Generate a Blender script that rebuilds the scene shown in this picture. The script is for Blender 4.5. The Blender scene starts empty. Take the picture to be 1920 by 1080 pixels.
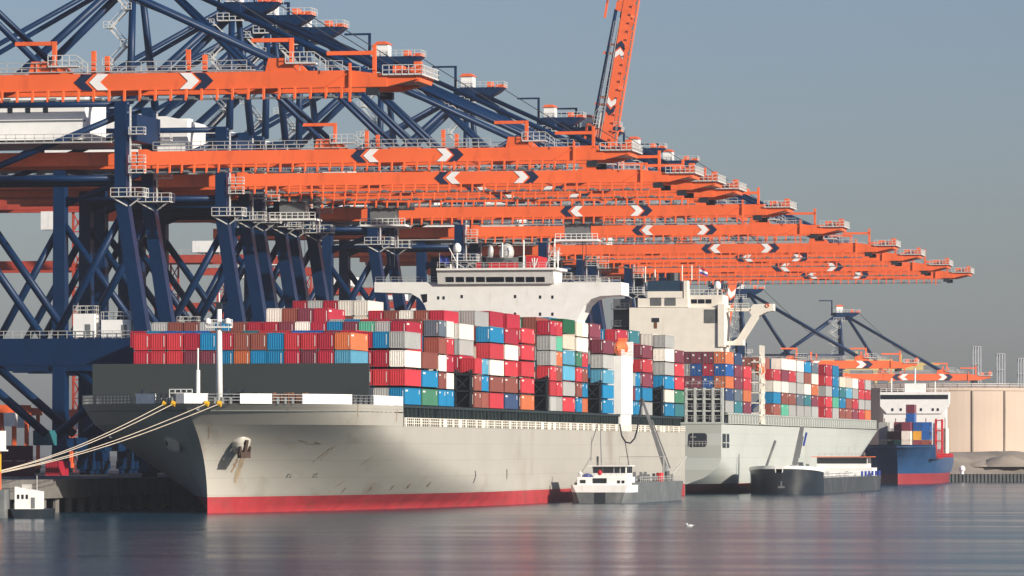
import bpy, math, random
from mathutils import Vector, Matrix
R = math.radians
random.seed(7)
SC = bpy.context.scene
COL = SC.collection
# ------------------------------------------------------------------ camera
# world: +Y runs along the quay away from the camera, -X is the shore side, Z=0 the water
F = 9500.0; CH = 9.2; HOR = 846.0
TH = math.atan(1790.0 / F)
cd = bpy.data.cameras.new('camera'); cam = bpy.data.objects.new('camera', cd); COL.objects.link(cam)
cam.location = (0, 0, CH); cam.rotation_euler = (R(90), 0, TH)
cd.sensor_width = 36; cd.lens = 36 * F / 1920; cd.shift_y = (HOR - 540) / 1920
cd.clip_start = 1; cd.clip_end = 30000
SC.camera = cam
# ------------------------------------------------------------------ light
SUN_EL = R(20); SUN_PHI = R(27)           # phi: how far the sun stands behind the viewer, off the quay's normal
sdir = Vector((math.cos(SUN_EL) * math.cos(SUN_PHI), -math.cos(SUN_EL) * math.sin(SUN_PHI), math.sin(SUN_EL)))
W = bpy.data.worlds.new('World'); SC.world = W; W.use_nodes = True
nt = W.node_tree; bg = nt.nodes['Background']
sky = nt.nodes.new('ShaderNodeTexSky'); sky.sky_type = 'NISHITA'; sky.sun_disc = False
sky.sun_elevation = SUN_EL; sky.sun_rotation = math.atan2(sdir.x, sdir.y)
sky.air_density = 1.0; sky.dust_density = 1.2; sky.ozone_density = 3.0
tint = nt.nodes.new('ShaderNodeMix'); tint.data_type = 'RGBA'; tint.blend_type = 'MULTIPLY'; tint.inputs[0].default_value = 1; tint.inputs[7].default_value = (.97, .94, 1.09, 1)
nt.links.new(sky.outputs[0], tint.inputs[6]); nt.links.new(tint.outputs[2], bg.inputs[0]); bg.inputs[1].default_value = 0.069
sd = bpy.data.lights.new('sun', 'SUN'); sd.energy = 5.0; sd.angle = R(0.5); sd.color = (1.0, 0.92, 0.80)
so = bpy.data.objects.new('sun', sd); COL.objects.link(so)
so.rotation_euler = (-sdir).to_track_quat('-Z', 'Y').to_euler()
SC.view_settings.view_transform = 'Standard'; SC.view_settings.look = 'None'
SC.view_settings.exposure = 0.35; SC.view_settings.gamma = 1.0
SC.render.engine = 'CYCLES'; SC.cycles.max_bounces = 6; SC.cycles.diffuse_bounces = 2; SC.cycles.glossy_bounces = 3
# ------------------------------------------------------------------ where things stand: photo bearings -> metres
CT, ST = math.cos(TH), math.sin(TH)
def s_of(x, t):                            # distance along the quay of bearing x at offset t from the camera line
    return t / math.tan(TH - math.atan((x - 960) / F))
def pp(x, y, s):                           # point at bearing (x, y) in the plane Y = s
    t = s * math.tan(TH - math.atan((x - 960) / F))
    return Vector((-t, s, CH + (HOR - y) * (s * CT + t * ST) / F))
def pd(x, y, d):                           # point at bearing (x, y), d metres deep
    X = (x - 960) * d / F
    return Vector((X * CT - d * ST, X * ST + d * CT, CH + (HOR - y) * d / F))
# ------------------------------------------------------------------ materials
MATS = {}
def mat(name, col, rough=0.5, metal=0.0, var=0.12, scale=0.6, dirt=None, stretch=(1, 1, 1), bump=0.0, spec=0.5, rnd=0.0, seams=False):
    m = bpy.data.materials.new(name); m.use_nodes = True; n = m.node_tree.nodes; l = m.node_tree.links
    b = n['Principled BSDF']; b.inputs['Roughness'].default_value = rough; b.inputs['Metallic'].default_value = metal
    b.inputs['Specular IOR Level'].default_value = spec
    tc = n.new('ShaderNodeTexCoord'); mp = n.new('ShaderNodeMapping'); mp.inputs['Scale'].default_value = stretch
    l.new(tc.outputs['Object'], mp.inputs[0])
    nz = n.new('ShaderNodeTexNoise'); nz.inputs['Scale'].default_value = scale; nz.inputs['Detail'].default_value = 5
    l.new(mp.outputs[0], nz.inputs['Vector'])
    rp = n.new('ShaderNodeMapRange'); rp.inputs['From Min'].default_value = .25; rp.inputs['From Max'].default_value = .75
    rp.inputs['To Min'].default_value = 1 - var; rp.inputs['To Max'].default_value = 1 + var
    l.new(nz.outputs[0], rp.inputs[0])
    mx = n.new('ShaderNodeMix'); mx.data_type = 'RGBA'; mx.blend_type = 'MULTIPLY'; mx.inputs[0].default_value = 1
    mx.inputs[6].default_value = (*col, 1); out = mx.outputs[2]
    l.new(rp.outputs[0], mx.inputs[7])
    if rnd:
        oi = n.new('ShaderNodeObjectInfo'); hs = n.new('ShaderNodeHueSaturation')
        r2 = n.new('ShaderNodeMapRange'); r2.inputs['To Min'].default_value = 1 - rnd; r2.inputs['To Max'].default_value = 1 + rnd
        l.new(oi.outputs['Random'], r2.inputs[0]); l.new(r2.outputs[0], hs.inputs['Value']); l.new(out, hs.inputs['Color']); out = hs.outputs[0]
    if dirt:
        dcol, dscale, lo, hi, dst, amt = dirt
        mp2 = n.new('ShaderNodeMapping'); mp2.inputs['Scale'].default_value = dst; l.new(tc.outputs['Object'], mp2.inputs[0])
        n2 = n.new('ShaderNodeTexNoise'); n2.inputs['Scale'].default_value = dscale; n2.inputs['Detail'].default_value = 6
        l.new(mp2.outputs[0], n2.inputs['Vector'])
        r3 = n.new('ShaderNodeMapRange'); r3.inputs['From Min'].default_value = lo; r3.inputs['From Max'].default_value = hi
        r3.inputs['To Max'].default_value = amt
        l.new(n2.outputs[0], r3.inputs[0])
        m2 = n.new('ShaderNodeMix'); m2.data_type = 'RGBA'; m2.inputs[7].default_value = (*dcol, 1)
        l.new(r3.outputs[0], m2.inputs[0]); l.new(out, m2.inputs[6]); out = m2.outputs[2]
    if seams:                                  # welded plate seams, a little darker than the paint
        m3 = n.new('ShaderNodeMapping'); m3.inputs['Rotation'].default_value = (0, R(90), R(90)); l.new(tc.outputs['Object'], m3.inputs[0])
        sx = n.new('ShaderNodeSeparateXYZ'); l.new(tc.outputs['Object'], sx.inputs[0]); cb_ = n.new('ShaderNodeCombineXYZ'); l.new(sx.outputs[1], cb_.inputs[0]); l.new(sx.outputs[2], cb_.inputs[1])
        bk = n.new('ShaderNodeTexBrick'); l.new(cb_.outputs[0], bk.inputs['Vector']); bk.inputs['Scale'].default_value = 1; bk.inputs['Brick Width'].default_value = 11; bk.inputs['Row Height'].default_value = 2.6
        bk.inputs['Mortar Size'].default_value = .07; bk.inputs['Mortar Smooth'].default_value = .6; bk.inputs['Color1'].default_value = (1, 1, 1, 1); bk.inputs['Color2'].default_value = (.955, .96, .965, 1); bk.inputs['Mortar'].default_value = (.84, .83, .81, 1)
        m4 = n.new('ShaderNodeMix'); m4.data_type = 'RGBA'; m4.blend_type = 'MULTIPLY'; m4.inputs[0].default_value = 1; l.new(out, m4.inputs[6]); l.new(bk.outputs[0], m4.inputs[7]); out = m4.outputs[2]
    l.new(out, b.inputs['Base Color'])
    if bump:
        bp = n.new('ShaderNodeBump'); bp.inputs['Strength'].default_value = bump; bp.inputs['Distance'].default_value = .1
        l.new(nz.outputs[0], bp.inputs['Height']); l.new(bp.outputs[0], b.inputs['Normal'])
    MATS[name] = m
    return m
RUST = (.16, .06, .025)
M_or = mat('crane orange paint', (.88, .150, .040), .45, var=.09, scale=.12, rnd=.07, dirt=((.40, .06, .025), .6, .55, .8, (1, 1, .35), .5))
M_bl = mat('crane blue paint', (.0015, .020, .066), .42, var=.18, scale=.3, spec=.25)
M_wh = mat('white paint', (.86, .85, .81), .5, var=.05, dirt=((.45, .38, .3), .8, .6, .85, (1, 1, .25), .4))
M_cr = mat('cream paint', (.86, .80, .68), .5, var=.05, dirt=((.5, .36, .22), .5, .6, .85, (1, 1, .2), .5))
M_lw = mat('light grey railing paint', (.60, .60, .57), .5, var=.1)
M_rail = mat('galvanised rail', (.50, .49, .46), .5, .2)
M_stl = mat('grey steel', (.20, .21, .21), .5, .3)
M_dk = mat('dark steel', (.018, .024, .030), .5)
M_navy = mat('navy paint', (.012, .022, .06), .5)
M_cable = mat('steel cable', (.03, .035, .045), .5)
M_glass = mat('dark glass', (.012, .016, .022), .08, var=.02)
M_hull = mat('hull grey paint', (.445, .42, .365), .42, var=.05, scale=.09, dirt=((.24, .18, .125), .35, .57, .82, (1, .22, .22), .6), seams=True)
M_hull2 = mat('pale green grey hull paint', (.51, .535, .49), .42, var=.04, scale=.08, dirt=((.28, .2, .14), .3, .62, .86, (1, .22, .2), .5), seams=True)
M_boot = mat('red boot topping', (.40, .036, .042), .5, var=.22, scale=.3, dirt=((.20, .06, .05), .5, .50, .78, (1, .35, .8), .6))
M_boot2 = mat('rusty red boot topping', (.40, .055, .035), .5, var=.2, scale=.4, dirt=((.12, .06, .05), .5, .5, .8, (1, .5, .4), .6))
M_bulw = mat('breakwater dark grey', (.038, .047, .045), .5, var=.06, scale=.2)
M_hatch = mat('dark green hatch steel', (.022, .034, .034), .5)
M_red = mat('funnel red', (.52, .016, .022), .45)
M_lbo = mat('lifeboat orange', (.85, .17, .05), .4)
M_rust = mat('rust', RUST, .8)
M_anch = mat('rusty anchor iron', (.05, .026, .018), .8, var=.4, scale=2)
M_stain = mat('rust stain', (.26, .18, .115), .7, var=.35, scale=.9, stretch=(1, 1, .4))
M_stain2 = mat('pale rust stain', (.36, .285, .19), .6, var=.25, scale=.9, stretch=(1, 1, .4))
M_bhull = mat('barge black hull', (.012, .018, .024), .35, var=.25, scale=.4, dirt=((.07, .075, .075), .4, .5, .8, (1, .4, .5), .6))
M_bgrey = mat('barge dark grey hull', (.05, .056, .06), .5, var=.3, scale=.4, dirt=((.16, .16, .15), .5, .55, .8, (1, .4, .5), .6))
M_ghull = mat('barge grey hull', (.13, .14, .14), .45, var=.25, scale=.5, dirt=((.3, .3, .28), .5, .55, .8, (1, .4, .5), .6))
M_blue3 = mat('coaster blue hull', (.020, .07, .17), .4, var=.1, scale=.2)
M_red3 = mat('coaster red bottom', (.27, .03, .035), .5, var=.15, scale=.3)
M_deck = mat('deck paint', (.10, .11, .10), .7)
M_conc = mat('quay concrete', (.15, .14, .125), .85, var=.2, scale=.3, dirt=((.05, .05, .045), .3, .5, .75, (1, 1, .4), .7))
M_asph = mat('yard paving', (.09, .09, .085), .9, var=.2, scale=.05)
M_sand = mat('bank sand', (.30, .25, .20), .95, var=.3, scale=.08, bump=.5)
M_tank = mat('tank concrete', (.50, .395, .31), .85, var=.05, scale=.08)
M_sheet = mat('sheet piling steel', (.055, .06, .06), .8, var=.3, scale=.4)
M_gan = mat('yard gantry red orange', (.42, .055, .03), .6)
M_pale = mat('haze paled tower steel', (.42, .43, .44), .7)  # distance haze on the far towers put into the colour as extra paleness
M_yel = mat('pale yellow paint', (.55, .42, .16), .6)
M_ropem = mat('mooring rope', (.62, .53, .42), .9)
M_mark = mat('container mark white', (.72, .70, .66), .6)
M_yelc = mat('yellow paint', (.75, .42, .02), .5)
M_flag1 = mat('flag white', (.8, .8, .8), .8); M_flag2 = mat('flag red', (.6, .03, .05), .8); M_flag3 = mat('flag blue', (.02, .05, .3), .8)
CC = {'crimson': (.42, .018, .040), 'red': (.53, .036, .046), 'rust brown': (.26, .072, .048), 'maroon': (.19, .035, .055), 'blue': (.004, .20, .40),
      'light blue': (.10, .36, .52), 'grey': (.40, .40, .38), 'white': (.80, .75, .66), 'cream': (.66, .58, .46), 'green': (.05, .18, .10),
      'dark green': (.004, .10, .035), 'navy blue': (.035, .065, .15), 'orange': (.58, .15, .05), 'teal': (.03, .17, .20), 'slate grey': (.10, .13, .16),
      'mint green': (.10, .42, .27), 'royal blue': (.01, .10, .35), 'black': (.025, .028, .03), 'yellow': (.70, .36, .03)}
CM = {k: mat('container ' + k, v, .48, var=.10, scale=.5, rnd=.16, dirt=((.20, .10, .06), .9, .60, .82, (1, 1, .4), .5)) for k, v in CC.items()}
# ------------------------------------------------------------------ mesh helpers
class MB:
    def __init__(s): s.v = []; s.f = []; s.m = []; s.cm = 0
    def add(s, vs, fs):
        o = len(s.v); s.v += [tuple(p) for p in vs]
        for f in fs: s.f.append(tuple(i + o for i in f)); s.m.append(s.cm)
        return s
    def box(s, x0, x1, y0, y1, z0, z1):
        return s.add([(x0, y0, z0), (x1, y0, z0), (x1, y1, z0), (x0, y1, z0), (x0, y0, z1), (x1, y0, z1), (x1, y1, z1), (x0, y1, z1)],
                     [(0, 3, 2, 1), (4, 5, 6, 7), (0, 1, 5, 4), (1, 2, 6, 5), (2, 3, 7, 6), (3, 0, 4, 7)])
    def beam(s, p, q, w, h, w2=None, h2=None, up=(0, 0, 1)):
        p = Vector(p); q = Vector(q); d = (q - p).normalized(); u = Vector(up)
        if abs(d.dot(u)) > .97: u = Vector((0, 1, 0))
        a = d.cross(u).normalized(); b = a.cross(d).normalized(); w2 = w if w2 is None else w2; h2 = h if h2 is None else h2
        vs = [p - a * w / 2 - b * h / 2, p + a * w / 2 - b * h / 2, p + a * w / 2 + b * h / 2, p - a * w / 2 + b * h / 2]
        vs += [q - a * w2 / 2 - b * h2 / 2, q + a * w2 / 2 - b * h2 / 2, q + a * w2 / 2 + b * h2 / 2, q - a * w2 / 2 + b * h2 / 2]
        return s.add(vs, [(0, 3, 2, 1), (4, 5, 6, 7), (0, 1, 5, 4), (1, 2, 6, 5), (2, 3, 7, 6), (3, 0, 4, 7)])
    def tube(s, p, q, r, n=10, r2=None):
        p = Vector(p); q = Vector(q); d = (q - p).normalized(); u = Vector((0, 0, 1)) if abs(d.z) < .95 else Vector((0, 1, 0))
        a = d.cross(u).normalized(); b = a.cross(d); r2 = r if r2 is None else r2
        vs = [p + (a * math.cos(6.28319 * i / n) + b * math.sin(6.28319 * i / n)) * r for i in range(n)]
        vs += [q + (a * math.cos(6.28319 * i / n) + b * math.sin(6.28319 * i / n)) * r2 for i in range(n)]
        return s.add(vs, [(i, (i + 1) % n, n + (i + 1) % n, n + i) for i in range(n)] + [tuple(range(n - 1, -1, -1)), tuple(range(n, 2 * n))])
    def path(s, pts, r, n=6):
        for a, b in zip(pts, pts[1:]): s.tube(a, b, r, n)
        return s
    def prism(s, poly, axis, a, b):         # poly: 2D points in the other two axes, extruded along axis (0 x, 1 y, 2 z)
        def mk(p, t): return {0: (t, p[0], p[1]), 1: (p[0], t, p[1]), 2: (p[0], p[1], t)}[axis]
        n = len(poly); vs = [mk(p, a) for p in poly] + [mk(p, b) for p in poly]
        return s.add(vs, [tuple(range(n)), tuple(range(2 * n - 1, n - 1, -1))] + [(i, n + i, n + (i + 1) % n, (i + 1) % n) for i in range(n)])
    def lathe(s, c, prof, n=14):            # prof: (r, z)
        c = Vector(c); vs = []
        for r, z in prof: vs += [c + Vector((r * math.cos(6.28319 * i / n), r * math.sin(6.28319 * i / n), z)) for i in range(n)]
        k = len(prof)
        return s.add(vs, [(j * n + i, j * n + (i + 1) % n, (j + 1) * n + (i + 1) % n, (j + 1) * n + i) for j in range(k - 1) for i in range(n)] + [tuple(range(n - 1, -1, -1)), tuple(range((k - 1) * n, k * n))])
    def rail(s, pts, h=1.1, step=1.8, w=.075, rows=2):
        pts = [Vector(p) for p in pts]
        for a, b in zip(pts, pts[1:]):
            for k in range(rows): z = Vector((0, 0, h * (k + 1) / rows)); s.beam(a + z, b + z, w, w)
            n = max(1, round((b - a).length / step))
            for i in range(n + 1):
                p = a.lerp(b, i / n); s.box(p.x - w / 2, p.x + w / 2, p.y - w / 2, p.y + w / 2, p.z, p.z + h)
        return s
    def mesh(s, name, mats, smooth=False):
        me = bpy.data.meshes.new(name); me.from_pydata(s.v, [], s.f); ms = mats if isinstance(mats, (list, tuple)) else [mats]
        for m in ms: me.materials.append(m)
        if any(s.m): me.polygons.foreach_set('material_index', s.m)
        if smooth: me.polygons.foreach_set('use_smooth', [True] * len(s.f))
        me.update(); return me
    def build(s, name, mats, parent=None, loc=None, smooth=False):
        o = bpy.data.objects.new(name, s.mesh(name, mats, smooth)); COL.objects.link(o)
        if parent: o.parent = parent
        if loc: o.location = loc
        return o
def fixn(me):
    import bmesh
    b = bmesh.new(); b.from_mesh(me); bmesh.ops.recalc_face_normals(b, faces=b.faces[:]); b.to_mesh(me); b.free()
def tag(o, label=None, cat=None, group=None, kind=None):
    if label: o['label'] = label
    if cat: o['category'] = cat
    if group: o['group'] = group
    if kind: o['kind'] = kind
    return o
def empty(name, loc=(0, 0, 0), rz=0):
    o = bpy.data.objects.new(name, None); COL.objects.link(o); o.location = loc; o.rotation_euler.z = rz; o.empty_display_size = 1
    return o
def copy_tree(o, parent=None):
    c = o.copy(); COL.objects.link(c); c.parent = parent
    if parent: c.matrix_parent_inverse = o.matrix_parent_inverse
    for ch in list(o.children): copy_tree(ch, c)
    return c
# ------------------------------------------------------------------ setting: water, quay, land
def water_mat():
    m = bpy.data.materials.new('harbour water'); m.use_nodes = True; n = m.node_tree.nodes; l = m.node_tree.links; b = n['Principled BSDF']
    b.inputs['Base Color'].default_value = (.008, .042, .068, 1); b.inputs['Specular IOR Level'].default_value = .28; b.inputs['Roughness'].default_value = .20; b.inputs['IOR'].default_value = 1.33
    tc = n.new('ShaderNodeTexCoord'); mp = n.new('ShaderNodeMapping'); mp.inputs['Rotation'].default_value = (0, 0, -TH)
    mp.inputs['Scale'].default_value = (.55, 1, 1); l.new(tc.outputs['Object'], mp.inputs[0])
    n1 = n.new('ShaderNodeTexNoise'); n1.inputs['Scale'].default_value = .9; n1.inputs['Detail'].default_value = 4; n1.inputs['Roughness'].default_value = .6
    l.new(mp.outputs[0], n1.inputs['Vector'])
    mp2 = n.new('ShaderNodeMapping'); mp2.inputs['Rotation'].default_value = (0, 0, -TH); mp2.inputs['Scale'].default_value = (.012, .05, 1)
    l.new(tc.outputs['Object'], mp2.inputs[0])
    n2 = n.new('ShaderNodeTexNoise'); n2.inputs['Scale'].default_value = 1.0; n2.inputs['Detail'].default_value = 3; l.new(mp2.outputs[0], n2.inputs['Vector'])
    r = n.new('ShaderNodeMapRange'); r.inputs['From Min'].default_value = .35; r.inputs['From Max'].default_value = .65
    r.inputs['To Min'].default_value = .11; r.inputs['To Max'].default_value = .17; l.new(n2.outputs[0], r.inputs[0]); l.new(r.outputs[0], b.inputs['Roughness'])
    bp = n.new('ShaderNodeBump'); bp.inputs['Strength'].default_value = .28; bp.inputs['Distance'].default_value = .07
    m5 = n.new('ShaderNodeMapping'); m5.inputs['Rotation'].default_value = (0, 0, -TH); m5.inputs['Scale'].default_value = (.75, .085, 1); l.new(tc.outputs['Object'], m5.inputs[0])
    n5 = n.new('ShaderNodeTexNoise'); n5.inputs['Scale'].default_value = 1.0; n5.inputs['Detail'].default_value = 3; n5.inputs['Roughness'].default_value = .6; l.new(m5.outputs[0], n5.inputs['Vector'])
    b5 = n.new('ShaderNodeBump'); b5.inputs['Strength'].default_value = .65; b5.inputs['Distance'].default_value = .12; l.new(n5.outputs[0], b5.inputs['Height'])
    l.new(n1.outputs[0], bp.inputs['Height']); l.new(b5.outputs[0], bp.inputs['Normal']); l.new(bp.outputs[0], b.inputs['Normal'])
    df = n.new('ShaderNodeBsdfDiffuse'); df.inputs[0].default_value = (.014, .050, .080, 1); mxs = n.new('ShaderNodeMixShader'); mxs.inputs[0].default_value = .20
    l.new(b.outputs[0], mxs.inputs[1]); l.new(df.outputs[0], mxs.inputs[2]); l.new(mxs.outputs[0], n['Material Output'].inputs[0])      # turbid water body under the sheen
    cx = n.new('ShaderNodeCombineXYZ'); cx.inputs[0].default_value = -ST; cx.inputs[1].default_value = CT; l.new(cx.outputs[0], b.inputs['Tangent'])
    b.inputs['Anisotropic'].default_value = .15
    return m
o = MB().add([(-3000, -200, 0), (6000, -200, 0), (6000, 4800, 0), (-3000, 4800, 0)], [(0, 1, 2, 3)]).build('water', water_mat()); tag(o, 'calm grey blue harbour water with long soft reflections', kind='structure')
QX = -206.8
b = MB().box(-3000, QX, 660, 1600, 2.2, 5.0); b.box(-3000, QX - 7.5, 660, 1600, -3, 2.2)
o = b.build('quay', M_conc); tag(o, 'concrete quay deck along the container berth', kind='structure')
o = MB().add([(-5000, 1600, 4.5), (-140, 1600, 4.5), (900, 1700, 4.5), (6000, 1800, 4.5), (6000, 5000, 4.5), (-5000, 5000, 4.5)], [(0, 1, 2, 3, 4, 5)]).build('land', M_asph)
tag(o, 'flat port land behind the harbour basin', kind='structure')
for i, y in enumerate([664 + 7 * k for k in range(7, 22)]):
    tag(MB().tube((QX - 1.2, y, -3), (QX - 1.2, y, 2.2), .6, 10).build('quay_pile', M_conc, smooth=False), 'round concrete pile under the quay edge', 'pile', 'piles under the quay edge')
# ------------------------------------------------------------------ ship to shore cranes
def chev(mb, x, z0, z1, d, y, w=1.45, dep=1.25):
    zm = (z0 + z1) / 2; vs = []
    pts = [(x, zm), (x + d * dep, z1), (x + d * (dep + w), z1), (x + d * w, zm), (x + d * (dep + w), z0), (x + d * dep, z0)]
    o = len(mb.v); mb.v += [(p[0], y, p[1]) for p in pts] + [(p[0], y + .05, p[1]) for p in pts]
    for f in [(0, 1, 2, 3), (0, 3, 4, 5), (9, 8, 7, 6), (11, 10, 9, 6)] + [(i, (i + 1) % 6, 6 + (i + 1) % 6, 6 + i) for i in range(6)]:
        mb.f.append(tuple(i + o for i in f)); mb.m.append(0)
    return mb
def build_crane(p, boom_up=False, simple=False):
    # local frame: x towards the water from the seaside rail, y along the quay, z above the quay (5 m above the water)
    TIP, LO, LI = p['tip'], p['lug_out'], p['lug_in']; z0 = p['boom_z'] - 5; z1 = z0 + p.get('gh', 2.25); ZA = p['apex_z'] - 5; LB = p['back']; GY = 4.5; ly = 8.5; ax = -1.0; LX = -30.5
    HX = 0.6; zt = z0 + 10.3; zn = z0 - 5.7; zp = p.get('portal_z', 18.3)
    rt = empty('quay_crane')
    # --- legs and portal
    for sy in (-1, 1):
        y = ly * sy
        b = MB(); b.beam((-1.2, y, zn), (-1.2, y, zt), 2.0, 2.3); b.beam((-1.2, y, zn + .3), (2.6, y, zp + 3), 2.0, 2.4, 2.2, 2.7); b.beam((2.6, y, zp + 3.2), (3.2, y, 4), 2.2, 2.7, 2.0, 2.4)
        b.build('leg', M_bl, rt)
        b = MB(); b.beam((LX, y, 4), (LX, y, zt - 5), 2.3, 3.1, 2.0, 2.4); b.build('leg', M_bl, rt)
        poly = [(-44, zp + 4.2), (5.0, zp + 4.2), (5.3, zp + 3), (4.5, zp + .8), (2.5, zp), (-44, zp)]
        MB().prism(poly, 1, y - 1.0, y + 1.0).build('portal_beam', M_bl, rt)
        MB().tube((0, y, zt - .5), (LX, y, zt - .5), .50).build('cross_tube', M_bl, rt, smooth=True)
        MB().tube((0, y, z0 - 2.2), (LX, y, z0 - 2.2), .50).build('cross_tube', M_bl, rt, smooth=True)
        MB().tube((0, y, zt - 1.8), (LX, y, z0 - 3.4), .52).build('diagonal_brace', M_bl, rt, smooth=True)
        MB().tube((.2, y, zn), (-12.5, y, zp + 4.4), .64).build('diagonal_brace', M_bl, rt, smooth=True)
        MB().tube((LX, y, zn), (-14.5, y, zp + 4.4), .64).build('diagonal_brace', M_bl, rt, smooth=True)
        MB().tube((LX, y, zn - 1), (-43, y, zp + 3.5), .64).build('diagonal_brace', M_bl, rt, smooth=True)
        MB().tube((LX + 2, y, zp + 1), (-14, y, 7), .7).build('diagonal_brace', M_bl, rt, smooth=True)
        MB().tube((3, y, zp + 1), (-12, y, 7), .7).build('diagonal_brace', M_bl, rt, smooth=True)
        b = MB()                                            # walkway ring round the sea side leg
        b.box(-2.6, 2.8, y - 2.0, y - 1.1, zn + .3, zn + .45); b.box(.3, 2.8, y - 1.1, y + 1.5, zn + .3, zn + .45)
        b.rail([(-2.6, y - 2, zn + .45), (2.8, y - 2, zn + .45), (2.8, y + 1.5, zn + .45)], 1.35, 1.2, .10); b.beam((-2.5, y - 1.5, zn + .3), (0, y - 1.2, zn - 1.1), .15, .2); b.beam((2.4, y - 1.5, zn + .3), (.4, y - 1.2, zn - 1.1), .15, .2)
        b.build('leg_platform', M_lw, rt)
        b = MB()                                            # ladder beside the leg
        b.beam((.35, y - .9, zn + .5), (.35, y - .9, zt - 1), .12, .12); b.beam((.35, y - .3, zn + .5), (.35, y - .3, zt - 1), .12, .12)
        for k in range(16): zz = zn + 1.5 + k * (zt - zn - 3) / 16; b.box(.28, .42, y - .9, y - .3, zz, zz + .12)
        for k, zz in enumerate((zn + 4.2, z0 + .2, z1 + 2.5)): b.box(.2, 2.8, y - 1.5, y - .2, zz, zz + .15); b.rail([(.3, y - 1.5, zz), (2.8, y - 1.5, zz), (2.8, y - .2, zz)], 1.2, 1.1, .09)
        b.build('ladder', M_lw, rt)
        MB().tube((0, y * .95, zt - .3), (ax, 2.2 * sy, ZA), .68, 12, .56).build('apex_post', M_bl, rt, smooth=True)
        MB().tube((ax - 1, 2.4 * sy, ZA - .5), (LX, 6 * sy, zt - 5), .66).build('back_stay', M_bl, rt, smooth=True)
        MB().tube((ax - 1, 2.0 * sy, ZA + .3), (-LB + 1, GY * sy, z1 + .6), .42, 8).build('back_tie', M_bl, rt, smooth=True)
        MB().box(-LB, HX - .4, GY * sy - .7, GY * sy + .7, z0, z1).build('backreach_girder', M_or, rt)
        for xx in (3.4, LX):
            b = MB()
            for k in (-1, 1):
                b.box(xx - .7, xx + .7, y + k * 2.2 - 1.8, y + k * 2.2 + 1.8, .9, 2.4)
                for q in (-1.1, 0, 1.1): b.tube((xx - .3, y + k * 2.2 + q, .5), (xx + .3, y + k * 2.2 + q, .5), .48, 10)
            b.box(xx - .9, xx + .9, y - 2.6, y + 2.6, 2.4, 4.2)
            b.build('bogie', M_bl, rt)
    for xx in (3.4, LX): MB().box(xx - 1, xx + 1, -ly, ly, 4.2, 6.6).build('sill_beam', M_bl, rt)
    MB().box(-1.0, 1.0, -ly + 1, ly - 1, z1 + 1.6, z1 + 6).build('top_cross_beam', M_bl, rt)
    MB().box(LX - 1.0, LX + 1.0, -ly + 1, ly - 1, z1 + .6, z1 + 3.4).build('top_cross_beam', M_bl, rt)
    MB().box(2, 4.2, -ly + 1, ly - 1, zp + .4, zp + 3.8).build('portal_cross_beam', M_bl, rt)
    # --- white houses on the portal and machine house above
    def house(x0, x1, y0, y1, za, zb, name):
        h = MB().box(x0, x1, y0, y1, za, zb).build(name, M_wh, rt)
        MB().rail([(x0, y0, zb), (x1, y0, zb), (x1, y1, zb), (x0, y1, zb), (x0, y0, zb)], 1.3, 1.2, .09).build('roof_railing', M_rail, h)
        MB().box(x1 - 1.6, x1 - .7, y0 - .05, y0, za + .1, za + 2.1).build('door', M_stl, h)
        return h
    if not simple:
        house(-9.2, -5.6, -ly - .8, -ly + 2.5, zp + 4.4, zp + 8.2, 'cable_house')
        house(-4.6, .4, -ly - .4, -ly + 2.5, zp + 4.3, zp + 7.2, 'electrical_house')
        MB().rail([(-30, -ly - .9, zp + 4.2), (3.5, -ly - .9, zp + 4.2)], 1.2, 1.5, .09).build('portal_railing', M_rail, rt)
    if not simple:
        b = MB(); b.prism([(-34, z1 + 2.0), (-8.0, z1 + 2.0), (-8.0, z1 + 9.4), (-12, z1 + 10.2), (-34, z1 + 9.6)], 1, -6.5, 6.5)
        mh = b.build('machine_house', M_wh, rt)
        b = MB(); b.box(-34.02, -7.9, -6.56, -6.5, z1 + 4.9, z1 + 5.2); b.build('facade_band', M_stl, mh)
        b = MB()
        for k in range(7): b.box(-33 + k * 3, -32.2 + k * 3, -6.56, -6.5, z1 + 6.4, z1 + 7.3)
        b.build('vent', M_glass, mh)
        b = MB(); b.box(-LB, -2.6, -10.4, 8.2, z1 + 1.2, z1 + 1.45); b.rail([(-LB, -10.3, z1 + 1.45), (-2.6, -10.3, z1 + 1.45), (-2.6, 8.1, z1 + 1.45)], 1.2, 1.6, .09); b.build('walkway', M_rail, mh)  # deck made extra wide so that it shades the backreach girders
        b = MB(); b.box(-18.5, -15.5, -3, 0, z1 + 9.9, z1 + 11.8); b.build('roof_unit', M_wh, mh)
    # --- apex
    b = MB(); b.box(ax - 1.3, ax + 1.6, -3, 3, ZA - 1, ZA + 1.2); b.prism([(ax + 1.6, ZA + 1.2), (ax + 8.2, ZA + 1.2), (ax + 7, ZA + .2), (ax + 3.6, ZA - 1.6), (ax + 1.6, ZA - 1.9)], 1, -1.9, 1.9); ap = b.build('apex_head', M_bl, rt)
    b = MB(); b.rail([(ax - 2, -2.6, ZA + 1.2), (ax + 8.2, -2.6, ZA + 1.2), (ax + 8.2, 2.6, ZA + 1.2)], 1.2, 1.3, .085); b.rail([(ax - 2.4, -3.4, ZA - 2), (ax + 2, -3.4, ZA - 2)], 1.2, 1.0, .1); b.box(ax - 2.4, ax + 2.2, -3.4, -2.4, ZA - 2.2, ZA - 2); b.build('apex_railing', M_lw, ap)
    b = MB(); b.box(ax + 4.4, ax + 5.5, -1.2, 1.2, ZA + 1.2, ZA + 2.4); b.box(ax + 6.4, ax + 8.1, -1.6, 1.6, ZA + 1.2, ZA + 1.9); b.build('sheave_guard', M_or, ap)
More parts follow.
